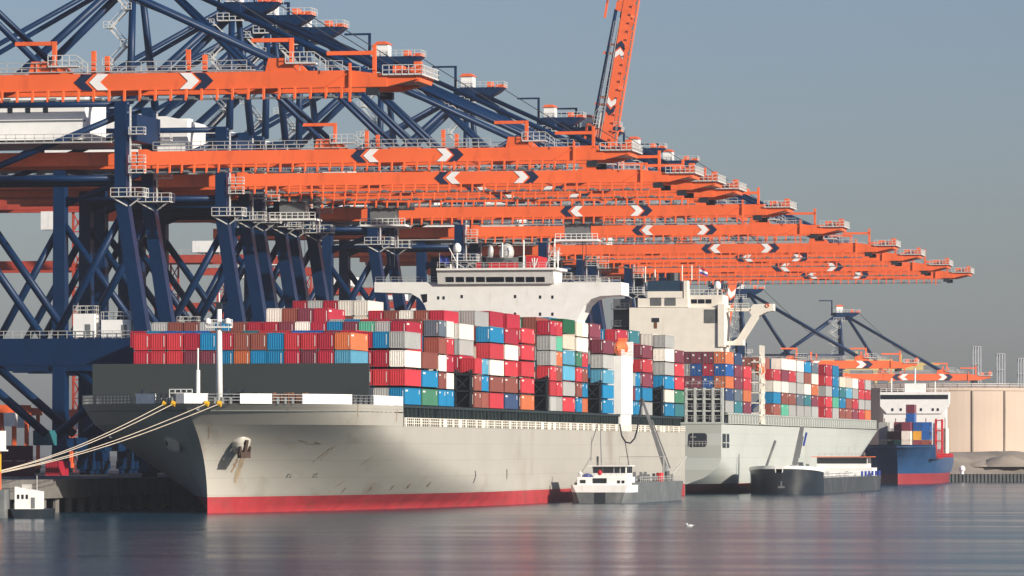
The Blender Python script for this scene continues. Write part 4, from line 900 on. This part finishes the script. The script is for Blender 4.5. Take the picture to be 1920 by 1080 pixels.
b = MB(); b.lathe(bol + Vector((0, 1.5, -.9)), [(.7, 0), (.5, .2), (.5, .8), (.9, 1.0), (.9, 1.3), (.3, 1.5)], 12); o = b.build('bollard', M_yelc); tag(o, 'stout mooring bollard holding the four bow ropes', 'bollard')
# ------------------------------------------------------------------ bunker barges
def simple_hull(stations, zs, name, m, parent, smooth=True, sheer=0, zr=(0, 1)):
    # stations: list of (y, half breadth at the water, half breadth at the deck)
    b = MB(); z0, z1 = zs[0], zs[-1]
    def zs_(y, z): return z + sheer * max(0, 14 - y) / 14 * min(1, max(0, (z - zr[0]) / (zr[1] - zr[0])))
    for sx in (1, -1):
        rows = [[(sx * lerp(w, d, (z - z0) / (z1 - z0)), y, zs_(y, z)) for y, w, d in stations] for z in zs]
        g = grid(rows, flip=(sx == -1)); b.add(g.v, g.f)
    n = len(stations)
    for y, w, d in (stations[0], stations[-1]): b.add([(-w, y, z0), (w, y, z0), (d, y, zs_(y, z1)), (-d, y, zs_(y, z1))], [(0, 1, 2, 3)])
    top_ = [(d, y, zs_(y, z1)) for y, w, d in stations] + [(-d, y, zs_(y, z1)) for y, w, d in stations]
    b.add(top_, [(i, i + 1, n + i + 1, n + i) for i in range(n - 1)])
    o = b.build(name, m, parent, smooth=smooth); fixn(o.data)
    if smooth: o.data.set_sharp_from_angle(angle=R(40))
    return o
SB1 = 886.0; t_mid = 151.0
bg1 = empty('bunker_barge', (-t_mid, SB1, 0)); tag(bg1, 'grey bunker barge with white stern house and long slanting hose crane beside the near ship', 'barge')
st = [(0, 3.6, 4.9), (.8, 4.6, 5.4), (2.5, 5.3, 5.7), (6, 5.7, 5.7), (57, 5.7, 5.7), (61, 5.0, 5.5), (64, 3.4, 4.6), (65.5, 2.2, 3.6)]
simple_hull([(y, w, lerp(w, d, .6)) for y, w, d in st[:4]], [-.6, 0, .8, 1.9], 'stern_hull', M_ghull, bg1)
simple_hull([(y, lerp(w, d, .6) + .05, d + .1) for y, w, d in st[:4]], [1.9, 2.5, 3.2], 'bulwark', M_wh, bg1)
simple_hull(st[3:], [-.6, 0, 1.6, 3.6], 'cargo_hull', M_ghull, bg1)
b = MB(); b.box(-.9, .9, -.12, .4, -.3, 1.9); b.build('rudder_recess', M_dk, bg1)
b = MB(); b.box(-4.4, 4.6, 1.5, 10, 3.2, 4.6); dh = b.build('deckhouse', M_wh, bg1)
b = MB(); b.box(-2.0, 4.2, 3.0, 9.5, 4.6, 6.5); whl = b.build('wheelhouse', M_wh, bg1)
b = MB(); b.box(-2.6, 4.6, 2.4, 10, 6.5, 6.65); b.build('wheelhouse_roof', M_wh, whl)
for x0, x1 in ((-1.8, -.1), (0, 1.9), (2.05, 3.0), (3.2, 4.0)): MB().box(x0, x1, 2.94, 2.99, 5.3, 6.4).build('window', M_glass, whl)
for y0 in (3.4, 5.4, 7.4): MB().box(4.21, 4.26, y0, y0 + 1.6, 5.3, 6.4).build('window', M_glass, whl)
for x0, x1, z0_, z1_ in ((-3.9, -2.9, 3.5, 4.1), (-1.6, .9, 3.5, 4.4), (2.8, 3.3, 3.5, 4.0), (3.6, 4.1, 3.5, 4.0)): MB().box(x0, x1, 1.44, 1.49, z0_, z1_).build('porthole', M_glass, dh)
b = MB(); b.rail([(-4.4, 1.6, 4.6), (4.6, 1.6, 4.6)], .7, 1, .05); b.rail([(-2.6, 2.4, 6.65), (4.6, 2.4, 6.65)], .45, 1.2, .05); b.build('barge_railing', M_rail, dh)
b = MB(); b.tube((-1.0, 3, 6.6), (-1.0, 3, 8.3), .2, 8); b.build('exhaust_pipe', M_dk, whl)
b = MB(); b.lathe((-.4, 1.8, 4.9), [(.1, 0), (.4, .2), (.45, .5), (.25, .85), (.05, 1.0)], 10); b.build('red_buoy', M_red, dh)
b = MB(); b.lathe((-2.8, 2.6, 4.6), [(.9, 0), (.9, .4), (.2, .65)], 12); b.build('tender_cover', M_flag3, dh)
b = MB(); b.lathe((-4.0, 2.2, 4.6), [(.35, 0), (.4, .7), (.1, 1.0)], 10); b.build('vent_cowl', M_wh, dh)
b = MB(); rnd = random.Random(3)
for k in range(26):
    x, y = rnd.uniform(-4.5, 4.5), rnd.uniform(12, 60); hh = rnd.uniform(.4, 1.9); b.box(x - .25, x + .25, y - .3, y + .3, 3.6, 3.6 + hh)
for x in (-3, -1, 1, 3): b.tube((x, 11, 4.3), (x, 60, 4.3), .14, 6)
b.build('deck_piping', M_stl, bg1)
b = MB(); b.rail([(5.6, 10, 3.6), (5.6, 58, 3.6)], 1.0, 2.2, .08); b.tube((-4.8, 50, 3.6), (-4.8, 50, 8.2), .1, 6); b.tube((3.5, 50, 3.6), (3.5, 50, 8.2), .1, 6); b.tube((-5, 50, 8.2), (4.0, 50, 8.2), .09, 6); b.build('deck_railing', M_rail, bg1)
b = MB(); b.tube((3.4, 46, 3.6), (3.4, 46, 5.2), .7, 12); b.build('red_reel', M_red, bg1)
cb = Vector((3.2, 54, 5)); q = pp(1204, 748, SB1 + 54) - bg1.location
b = MB(); b.tube(cb + Vector((0, 0, -1.4)), cb + Vector((0, 0, 1.5)), .55, 12); b.beam(cb + Vector((0, 0, 1)), q, .85, .8, .4, .4); b.beam(cb + Vector((.9, 0, 1)), cb.lerp(q, .7) + Vector((.5, 0, .3)), .25, .25); hc = b.build('hose_crane', M_stl, bg1)
b = MB(); b.beam(q, q + Vector((-.3, 0, -1.2)), .8, .5); b.build('crane_head', M_stl, hc)
h0 = pp(1201, 752, SB1 + 44) - bg1.location; h1 = pp(1162, 795, SB1 + 46) - bg1.location
b = MB(); pts = [q, pp(1197, 790, SB1 + 44) - bg1.location, pp(1195, 805, SB1 + 44) - bg1.location, pp(1190, 822, SB1 + 44) - bg1.location, pp(1182, 831, SB1 + 44) - bg1.location, pp(1173, 829, SB1 + 44) - bg1.location, pp(1166, 818, SB1 + 45) - bg1.location, h1]
b.path(pts, .16, 6); b.build('bunker_hose', M_dk, hc)
b = MB(); b.tube(pp(1172, 829, SB1 + 44) - bg1.location, (4.0, 9, 4.8), .08, 5); b.build('guy_wire', M_cable, hc)
b = MB(); b.tube((4, 56, 4.5), pp(1287, 856, SB1 + 62) - bg1.location, .13, 6); b.build('spare_derrick', M_rail, bg1)
# second barge, black, bow to the viewer
SB2 = 1076.0
bg2 = empty('tank_barge', (-144.6, SB2, 0)); tag(bg2, 'black barge with white bow rim and tall folded crane moored beside the pale ship', 'barge')
st = [(14 - 14 * math.cos(k * .1963), max(.3, 7.7 * math.sin(k * .1963) ** .8), max(.8, 7.9 * math.sin(k * .1963) ** .62)) for k in range(8)] + [(14, 7.9, 7.9)]
simple_hull([(y, w, lerp(w, d, .75)) for y, w, d in st], [-.8, 0, 1.5, 3.0, 4.6], 'bow_hull', M_bhull, bg2, sheer=.8, zr=(0, 4.6))
simple_hull([(y, lerp(w, d, .78) + .12, d + .2) for y, w, d in st], [4.61, 5.3], 'bow_rim', M_wh, bg2, sheer=.8, zr=(0, 4.6))
simple_hull([(14, 7.9, 7.9), (118, 7.9, 7.9), (126, 7.2, 7.6), (130, 5, 6)], [-.8, 0, 1.2, 2.4, 3.4], 'cargo_hull', M_bgrey, bg2)
b = MB(); b.box(-.6, 1.6, .2, .9, .9, 3.4); b.build('anchor_recess', M_dk, bg2); b = MB(); b.beam((.5, .1, 2.8), (.5, .1, 1.5), .3, .3); b.beam((-.2, .1, 1.5), (1.2, .1, 1.5), .4, .4); b.build('anchor', M_stl, bg2)
b = MB(); rnd = random.Random(5)
for k in range(34): x, y = rnd.uniform(-6.5, 7), rnd.uniform(5, 92); b.box(x - .3, x + .3, y - .5, y + .5, 3.4, (5.2 if y < 14 else 3.4) + rnd.uniform(.4, 1.3))
for x in (-5, -2, 2, 5): b.tube((x, 15, 4.2), (x, 90, 4.2), .16, 6)
b.build('deck_piping', M_stl, bg2)
b = MB(); b.rail([(7.6, 14, 3.4), (7.6, 95, 3.4)], 1.1, 2.4, .12); b.build('deck_railing', M_wh, bg2)
for k in range(6): MB().box(7.7, 8.05, 84 + k * 7, 85.5 + k * 7, 3.5, 4.6).build('blue_fender', M_flag3, bg2)
cb = pp(1490, 872, SB2 + 9) - bg2.location; ct_ = pp(1504, 800, SB2 + 9) - bg2.location
b = MB(); b.tube((cb.x, cb.y, 5.2), (cb.x, cb.y, cb.z), 1.0, 12); b.beam(cb, ct_, 1.1, 1.1, .8, .8); b.beam(cb + Vector((.9, 0, 1.5)), cb.lerp(ct_, .75) + Vector((.6, 0, 0)), .3, .3); fc = b.build('folded_crane', M_stl, bg2)
b = MB(); b.beam(cb.lerp(ct_, .5) + Vector((1.1, 0, 0)), cb.lerp(ct_, .85) + Vector((1.2, 0, 0)), .4, .4); b.build('crane_ram', M_flag3, fc)
b = MB(); b.tube(pp(1436, 877, SB2 + 9) - bg2.location, pp(1454, 826, SB2 + 9) - bg2.location, .28, 8); b.build('derrick', M_ghull, bg2)
w0 = 114.0
b = MB(); b.box(-7.4, 6.8, w0, w0 + 10, 3.4, 5.3); dh2 = b.build('deckhouse', M_wh, bg2)
b = MB(); b.box(-6.4, 5.6, w0 + .5, w0 + 8, 5.3, 7.8); wh2 = b.build('wheelhouse', M_wh, bg2)
MB().box(-6.3, 5.5, w0 + .42, w0 + .48, 6.3, 7.6).build('window', M_glass, wh2); MB().box(5.62, 5.68, w0 + 1, w0 + 7.5, 6.3, 7.6).build('window', M_glass, wh2)
MB().box(-7.6, 6.6, w0 - .4, w0 + 9, 7.8, 7.95).build('wheelhouse_roof', M_lbo, wh2)
b = MB(); b.rail([(-6, w0 + 1, 7.95), (5, w0 + 1, 7.95)], .8, 1.5, .08); b.tube((1, w0 + 3, 7.95), (1, w0 + 3, 10.2), .08, 6); b.build('roof_railing', M_rail, wh2)
# ------------------------------------------------------------------ blue coaster coming bow on
q = pd(1682, 907, 1415); an = TH - math.atan((1668 - 960) / F)
cs = empty('feeder_ship', (q.x, q.y, 0), an - R(3.2)); tag(cs, 'small blue hulled feeder ship with red bottom and white bridge, before the beige tank', 'container ship')
bw = Bow([(4, 0), (8, 2.4), (16, 5.6), (28, 8.6), (42, 10.2)], [(-3, 0), (-2, 3.2), (2, 6.4), (10, 9.0), (22, 10.4), (42, 10.8)], 11, 42, 2.5, 1.6)
def row3(z, sx):
    w = min(1, max(0, z) / 6); return [(sx * bw.at(z, k / 24)[1], bw.at(z, k / 24)[0], z) for k in range(25)] + [(sx * lerp(10.2, 10.8, w), y, z) for y in (70, 100, 114)]
hull_side(row3, [2.9, 4.5, 6, 7.4], 'hull', M_blue3, cs); hull_side(row3, [-1, 0, 1.6, 2.9], 'boot_stripe', M_red3, cs)
b = MB()
for sx in (1, -1):
    rows = [[(sx * bw.at(z, k / 24 * .62)[1], bw.at(z, k / 24 * .62)[0], z) for k in range(25)] for z in (7.4, 8.6, 9.8, 11)]; g = grid(rows, flip=(sx == -1)); b.add(g.v, g.f)
b.build('forecastle', M_blue3, cs, smooth=True)
ft = [(bw.at(10.6, k / 24 * .62)[1], bw.at(10.6, k / 24 * .62)[0]) for k in range(25)]; ye = ft[-1][1]
b = MB(); b.prism(ft + [(-x, y) for x, y in ft[::-1][:-1]], 2, 10.3, 10.5); b.box(-10, 10, ye - .2, ye, 7, 10.4); b.build('forecastle_deck', M_blue3, cs)
b = MB(); b.box(-10.6, 10.6, ye, 114, 7.1, 7.3); b.box(-10.6, 10.6, 113.8, 114, -1, 7.3); b.build('main_deck', M_red3, cs)
b = MB(); b.rail([(10.5, ye, 7.3), (10.7, 112, 7.3)], 1.2, 3, .14); b.rail([(-10.5, ye, 7.3), (-10.7, 112, 7.3)], 1.2, 3, .14); b.build('deck_railing', M_red, cs)
b = MB(); b.box(-8.6, 8.6, ye + 4, 92, 7.3, 9.8); b.build('hatch_coaming', M_red3, cs)
b = MB()
for x in (8.0, 9.8):
    for y in (ye + 40, ye + 46): b.tube((x, y, 7.3), (x, y, 18.5), .2, 6)
for z in (12, 15, 18): b.box(7.8, 10, ye + 39.8, ye + 46, z, z + .3)
b.build('cell_guide', M_red, cs)
b = MB(); b.box(-9.2, 9.2, 95, 108, 7.3, 25.5); b.box(-10.2, 10.2, 94.8, 104, 23.3, 26.8); b.box(-9.6, 9.6, 95, 108, 7.3, 16); acc = b.build('accommodation', M_wh, cs)
b = MB(); b.prism([(-10.2, 26.8), (10.4, 26.8), (10.4, 22.6), (8.2, 20.4), (-8.2, 20.4), (-10.2, 22.6)], 1, 94.6, 94.9); b.build('bridge_front', M_wh, acc)
MB().box(-10.0, 10.0, 94.5, 94.58, 24.7, 26.0).build('window', M_glass, acc)
for x in (-6.5, -4, -.5, 2, 5.5, 7): MB().box(x - .3, x + .3, 94.5, 94.58, 21.2, 22.0).build('porthole', M_glass, acc)
b = MB(); b.box(-3, 3, 97, 102, 26.8, 29.4); b.tube((-7, 98, 26.8), (-7, 98, 31), .2, 6); b.tube((0, 98, 29.4), (0, 98, 34), .25, 8); b.tube((6, 98, 26.8), (6, 98, 30), .15, 6); b.rail([(-10, 95, 26.8), (10, 95, 26.8)], 1.1, 1.6, .12); b.build('mast_house', M_wh, acc)
for x in (-8.8, -5.5, -2.5, .5, 3.5, 6.5, 9.2): MB().tube((x, 93, 8), (x, 93, 19), .14, 6).build('derrick_post', M_rust, acc)
k = 0
for x, y, n_, cols in ((-7.4, 60, 3, ['cream', 'grey', 'grey']), (-2.5, 52, 3, ['mint green', 'maroon', 'maroon']), (0, 46, 3, ['white', 'white', 'maroon']), (0.2, 66, 5, ['maroon', 'blue', 'maroon', 'royal blue', 'maroon']), (2.7, 58, 3, ['maroon', 'yellow', 'royal blue']), (5.2, 58, 3, ['rust brown', 'royal blue', 'royal blue']), (-4.9, 64, 2, ['green', 'rust brown'])):
    for j in range(n_):
        k += 1
        if k in (): continue
        o = bpy.data.objects.new('shipping_container', CMESH[(12.19, 0, 0)]); COL.objects.link(o); rr = Matrix.Rotation(an - R(3.2), 3, 'Z'); v = cs.location + rr @ Vector((x, y, 9.9 + j * 2.6)); o.location = v; o.rotation_euler.z = an - R(3.2)
        sl = o.material_slots[0]; sl.link = 'OBJECT'; sl.material = CM[cols[j]]; o['ci'] = 1000 + k
        tag(o, f"{cols[j]} container on the blue feeder ship, {ORD[j + 1]} tier up in stack {['far left', 'left of middle', 'before the middle', 'behind the middle', 'with yellow box', 'right', 'low left'][[-7.4, -2.5, 0, .2, 2.7, 5.2, -4.9].index(x)]}", 'shipping container', 'containers on the blue feeder ship')
# ------------------------------------------------------------------ far bank: sheet piling, sand, tank, masts
M_bk = M_sand
a = pd(1640, 905, 1500); c = pd(2300, 903, 1540); dv = (c - a).normalized(); nv = Vector((-dv.y, dv.x, 0))
b = MB(); Ln = (c - a).length; n = int(Ln / 1.2)
pts = []
for k in range(n):
    p_ = a + dv * k * 1.2; pts += [(p_ - nv * .0).xy, (p_ + dv * .35).xy, (p_ + dv * .5 + nv * .4).xy, (p_ + dv * 1.05 + nv * .4).xy]
vs = [(p_.x, p_.y, -1) for p_ in pts] + [(p_.x, p_.y, 2.4) for p_ in pts]; m_ = len(pts)
o = b.add(vs, [(i, i + 1, m_ + i + 1, m_ + i) for i in range(m_ - 1)]).build('sheet_pile_wall', M_sheet); tag(o, 'dark corrugated sheet pile wall along the far bank', 'retaining wall')
rnd = random.Random(9); b = MB(); rows = []
for j, (dd, z) in enumerate(((.3, 2.35), (4, 2.8), (10, 3.6), (18, 6.5), (30, 8.6), (60, 8.8), (400, 9))):
    rows.append([tuple(a + dv * (i * Ln / 60) + nv * dd)[:2] + (z + (rnd.uniform(-.5, .7) if 0 < j < 5 else 0),) for i in range(61)])
g = grid(rows, True); o = g.build('far_bank', M_sand, smooth=True); tag(o, 'bare sandy embankment on the far side of the basin', kind='structure')
Dt = 1700.0; q = pd(1762, 846, Dt); Rt = 205 * Dt / F; zb, zt = 8.0, CH + (HOR - 727) * (Dt - Rt) / F
b = MB(); b.lathe((q.x, q.y, 0), [(Rt, zb - 3), (Rt, zt - .9), (Rt + .35, zt - .9), (Rt + .35, zt), (Rt - .6, zt), (Rt - 1.5, zt + .3), (Rt * .8, zt + 1.1), (Rt * .4, zt + 1.9), (1, zt + 2.2)], 96)
tk = b.build('storage_tank', M_tank, smooth=False); tag(tk, 'huge beige round concrete storage tank on the far bank', 'storage tank')
for px in (1805, 1866, 1911):
    f = (px - 1762) / 205.0; ph = math.asin(f); ca, sa = math.cos(TH), math.sin(TH)
    u = Vector((ca * f - (-sa) * 0, sa * f, 0)); dirv = Vector((ca, sa, 0)) * f + Vector((sa, -ca, 0)) * math.sqrt(1 - f * f)
    p_ = Vector((q.x, q.y, 0)) + dirv * (Rt + .25); b = MB(); tn = Vector((-dirv.y, dirv.x, 0)); b.beam(p_ + Vector((0, 0, zb - 2)), p_ + Vector((0, 0, zt - 1)), .45, .5, up=tn); b.build('buttress', M_sand, tk)
b = MB(); pr = [Vector((q.x, q.y, zt)) + Vector((math.cos(i * .1309), math.sin(i * .1309), 0)) * (Rt - .4) for i in range(49)]; b.rail(pr, 1.4, 3, .14); b.build('rim_railing', M_rail, tk)
for px, yt, lab in ((1831, 650, 'nearest the tank rim middle'), (1876, 663, 'second from the right edge'), (1916, 672, 'at the right edge of the picture')):
    D_ = 2600; b = MB(); c0 = pd(px, 735, D_); c1 = pd(px, yt, D_); Rr = Matrix.Rotation(TH, 3, 'Z')
    for dx in (-2, -.7, .7, 2):
        for dy in (-1.5, 1.5): v = Rr @ Vector((dx, dy, 0)); b.tube((c0.x + v.x, c0.y + v.y, 4), (c1.x + v.x, c1.y + v.y, c1.z), .28, 6)
    for k in range(7): z = 10 + k * (c1.z - 10) / 6; v = Rr @ Vector((1, 0, 0)); b.beam((c0.x - v.x * 2.2, c0.y - v.y * 2.2, z), (c0.x + v.x * 2.2, c0.y + v.y * 2.2, z), 3.4, .3)
    o = b.build('jack_up_tower', M_pale); tag(o, f'thin grey lattice tower on the horizon, {lab}', 'tower', 'lattice towers on the horizon')
PY = dict(tip=56, lug_out=38, lug_in=18, boom_z=38, apex_z=44, back=20, ch=(20, 22, 40, 42), gh=2.6, portal_z=12)
for x, y, d_, lab in ((1575, 683, 2700, 'faint pale yellow dock crane jib behind the orange booms, left one'), (1655, 690, 2500, 'faint pale yellow dock crane jib behind the orange booms, right one')):
    c0 = pd(x, 800, d_); c1 = pd(x, y, d_); yc = empty('dock_crane', (c0.x, c0.y, 4.5), TH); H_ = c1.z - 4.5
    b = MB()
    for xx in (-7, 7):
        for yy in (-6, 6): b.beam((xx, yy, 0), (xx * .5, yy * .5, H_ - 6), 1.2, 1.2)
    b.build('portal', M_yel, yc); b = MB(); b.box(-5, 5, -4, 4, H_ - 6, H_ - 1); b.build('machine_house', M_yel, yc)
    b = MB(); b.box(-22, 20, -1.2, 1.2, H_ - 1, H_ + 1.4); b.box(-10, 28, -.8, .8, H_ + 1.4, H_ + 2.6); b.box(8, 9.4, -1, 1, H_ + 2, H_ + 7); b.build('jib', M_yel, yc); tag(yc, lab, 'dock crane', 'dock cranes on the horizon')
for px, py, r_, h_, lab in ((1885, 868, 9, 3.2, 'brown heap of sand on the far bank below the tank'), (1835, 866, 6, 1.6, 'low heap of sand on the far bank left of the larger one')):
    c0 = pd(px, py, 1530); b = MB(); rr_ = random.Random(px); prof = [(1, 0), (.8, .35), (.5, .75), (.2, .98), (.02, 1)]; rows = [[(c0.x + math.cos(i * .3927) * r_ * q * rr_.uniform(.85, 1.1), c0.y + math.sin(i * .3927) * r_ * q * rr_.uniform(.85, 1.1), 4.5 + h_ * z * rr_.uniform(.9, 1.1)) for i in range(16)] for q, z in prof]
    for r2_ in rows: r2_.append(r2_[0])
    g = grid(rows); o = g.build('sand_heap', M_sand, smooth=True); fixn(o.data); tag(o, lab, 'sand heap', 'heaps on the far bank')
c0 = pd(1804, 884, 1505); o = MB().lathe((c0.x, c0.y, 2.4), [(.5, 0), (.5, .8), (.9, 1.1), (.9, 2.0), (.4, 2.5)], 10).build('marker_post', M_wh); tag(o, 'small white marker on the far bank above the sheet piling', 'marker')
# ------------------------------------------------------------------ yard behind the cranes
def yard_gantry(x, y, lab, boom=True):
    rt = empty('stacking_crane', (x, y, 5)); 
    for yy in (-6, 6):
        for xx in (-12, 12):
            b = MB()
            for dx in (-1, 1): b.beam((xx + dx, yy, 0), (xx + dx, yy, 52), .45, .45)
            for k in range(14): z = k * 3.7; b.beam((xx - 1, yy, z), (xx + 1, yy, z + 3.7), .25, .25); b.beam((xx + 1, yy, z), (xx - 1, yy, z + 3.7), .25, .25); b.beam((xx - 1, yy, z), (xx + 1, yy, z), .25, .25)
            b.build('lattice_leg', M_gan, rt)
    for yy in (-6, 6): b = MB(); b.box(-17, 17, yy - .6, yy + .6, 52, 54.0); b.build('girder', M_gan, rt)
    b = MB(); b.box(-14, 14, -7.5, -6.8, 40, 41.8); b.box(-14, 14, 6.8, 7.5, 40, 41.8); b.build('cross_girder', M_gan, rt)
    b = MB(); b.rail([(-17, -6.8, 54.0), (17, -6.8, 54.0)], 1.3, 2, .12); b.build('girder_railing', M_rail, rt)
    b = MB(); b.box(-4, 4, -7, 7, 54.6, 57.5); b.build('trolley_house', M_wh, rt); b = MB(); b.box(8, 11, -7, -4, 48, 51.6); b.build('cab', M_wh, rt)
    tag(rt, lab, 'gantry crane', 'orange gantries in the yard behind')
for px, s_, t_, lab in ((22, 960, 268, 'orange lattice gantry in the yard at the left edge between blue legs'), (402, 1240, 290, 'orange lattice gantry in the yard behind the foremast'), (505, 1330, 292, 'orange lattice gantry in the yard seen right of the foremast'), (640, 1500, 300, 'orange lattice gantry in the yard behind the middle of the crane row'), (735, 1640, 300, 'orange lattice gantry deep in the yard left of the white bridge')):
    p_ = pd(px, 800, s_ + 50); yard_gantry(p_.x, p_.y, lab)
# things on the quay apron at the left
rnd = random.Random(4)
for i, (px, y, d_, c, lab) in enumerate(((62, 872, 850, 'maroon', 'dull maroon container on the quay under the blue portal, lowest'), (58, 848, 850, 'maroon', 'upper maroon container on the quay under the blue portal'), (75, 824, 856, 'teal', 'teal container topping the stack on the quay'), (98, 872, 870, 'crimson', 'crimson container half hidden by the blue leg on the quay'))):
    p_ = pd(px, y + 20, d_); o = bpy.data.objects.new('shipping_container', CMESH[(6.06, 0, 0)]); COL.objects.link(o); o.location = (p_.x, p_.y, 5.0 + (0, 2.6, 5.2, 0)[i]); o.rotation_euler.z = R(90) if i < 2 else 0
    sl = o.material_slots[0]; sl.link = 'OBJECT'; sl.material = CM[c]; tag(o, lab, 'shipping container', 'containers on the quay')
def straddle(px, d_, lab):
    p_ = pd(px, 850, d_); rt = empty('straddle_carrier', (p_.x, p_.y, 5))
    b = MB()
    for xx in (-2.4, 2.4): b.box(xx - .4, xx + .4, -4.5, 4.5, .9, 1.8)
    for xx in (-2.4, 2.4):
        for yy in (-3.8, 3.8): b.beam((xx, yy, 1.5), (xx, yy, 11), .6, .6)
    b.box(-2.9, 2.9, -5, 5, 11, 12.4); b.build('frame', M_or, rt)
    b = MB()
    for xx in (-2.4, 2.4):
        for yy in (-3.6, -1.3, 1.3, 3.6): b.tube((xx - .3, yy, .75), (xx + .3, yy, .75), .75, 12)
    b.build('wheel_set', M_dk, rt); b = MB(); b.box(1.2, 3.2, -6.4, -4.6, 8.6, 11); b.build('cab', M_wh, rt)
    tag(rt, lab, 'straddle carrier', 'straddle carriers on the quay')
straddle(14, 900, 'orange straddle carrier on the quay at the left edge'); straddle(38, 960, 'orange straddle carrier farther back between the blue legs'); straddle(146, 1000, 'orange straddle carrier glimpsed left of the dark bow')
# workboat at the left edge, with an orange dredger end
d_ = 700; p_ = pd(52, 960, d_); wb = empty('workboat', (p_.x, p_.y, 0)); tag(wb, 'low dark workboat with white cabin moored at the left edge below the quay', 'workboat'); wb.rotation_euler.z = TH
simple_hull([(-1.5, 1.6, 2.2), (0, 2.6, 2.9), (9, 2.8, 3.0), (12, 1.0, 1.6)], [-.4, 0, 1.2], 'hull', M_bhull, wb)
b = MB(); b.prism([(-1.9, 1.2), (1.7, 1.2), (1.7, 3.6), (-1.9, 4.3)], 1, 1, 6); cbn = b.build('cabin', M_wh, wb)
for x in (-1.4, -.8, -.2): MB().box(x - .15, x + .15, .94, .99, 2.6, 3.2).build('window', M_glass, cbn)
MB().box(.4, .9, .94, .99, 1.3, 2.8).build('door', M_stl, cbn)
b = MB(); b.tube((1.0, 3, 3.6), (1.0, 3, 5.8), .06, 5); b.box(-1.0, .2, 2, 4, 4.0, 4.6); b.build('cabin_mast', M_rail, cbn)
p_ = pd(-22, 960, 698); pb = empty('pontoon', (p_.x, p_.y, 0), TH); tag(pb, 'grey work pontoon with orange tower cut by the left edge', 'pontoon')
MB().box(-6, 2.6, -4, 4, -.5, 3.9).build('hull', M_ghull, pb); MB().box(-2, 1.7, -2, 1, 3.9, 6.3).build('tower_base', M_lbo, pb); MB().box(-2, 1.7, -2, 1, 6.3, 9.2).build('tower', M_yelc, pb)
b = MB(); b.box(-2.4, 2.6, -2.4, 1.4, 9.2, 9.4); b.rail([(-2.4, -2.4, 9.4), (2.6, -2.4, 9.4)], 1.2, 1.2, .1); b.box(-1, 2.4, -1.5, 0.5, 9.4, 12); b.build('tower_platform', M_wh, pb)
# small gull on the water
g0 = pp(1293, 988, 560); g0.z = 0; gp = pd(1293, 988, CH * F / (988 - HOR)); b = MB(); rows = []
for k in range(7):
    t_ = -1 + k / 3; r_ = max(.02, (1 - t_ * t_) ** .5) * .17; rows.append([Vector((gp.x + t_ * .42, gp.y, .13 + .05 * t_)) + Vector((0, math.cos(a * .6283) * r_, math.sin(a * .6283) * r_)) for a in range(11)])
g = grid(rows); b.add(g.v, g.f); b.lathe((gp.x - .33, gp.y, .22), [(.06, 0), (.1, .1), (.09, .2), (.02, .26)], 8); b.tube((gp.x - .40, gp.y, .38), (gp.x - .56, gp.y, .36), .03, 6, .01)
b.prism([(gp.x + .3, .16), (gp.x + .62, .26), (gp.x + .62, .22), (gp.x + .3, .10)], 1, gp.y - .07, gp.y + .07); o = b.build('seagull', M_wh); tag(o, 'tiny white gull sitting on the open water', 'gull')
# flags
for px, py, s_, cols, lab in ((1311, 506, 1145, (M_flag2, M_flag1, M_flag3), 'red white and blue ensign above the cream bridge of the far ship'), (824, 484, 964, (M_flag3, M_flag3, M_flag3), 'small dark blue flag left of the white wheelhouse')):
    c0 = pp(px, py, s_); rt = empty('flag', tuple(c0)); tag(rt, lab, 'flag'); MB().tube((0, 0, -4.5), (0, 0, 1), .06, 6).build('flagpole', M_rail, rt)
    for i, m_ in enumerate(cols):
        b = MB(); rows = []
        for j in range(2): rows.append([(.1 + k * .3, .12 * math.sin(k * 1.2), .6 - (i + j) * .45 - k * .12) for k in range(7)])
        g = grid(rows); g2 = MB().add([(x, y + .03, z) for x, y, z in g.v], g.f); b.add(g.v, g.f); b.add(g2.v, [f[::-1] for f in g2.f]); b.build('stripe', m_, rt)

# ------------------------------------------------------------------ haze over the whole harbour
m = bpy.data.materials.new('harbour haze'); m.use_nodes = True; n = m.node_tree.nodes; n.remove(n['Principled BSDF'])
pv = n.new('ShaderNodeVolumePrincipled'); pv.inputs['Color'].default_value = (.86, .90, .97, 1); pv.inputs['Density'].default_value = .000065; pv.inputs['Anisotropy'].default_value = .2
m.node_tree.links.new(pv.outputs[0], n['Material Output'].inputs['Volume'])
o = MB().box(-5200, 6200, -300, 5300, -4, 140).build('haze', m); tag(o, 'thin pale haze lying over the harbour', kind='stuff')
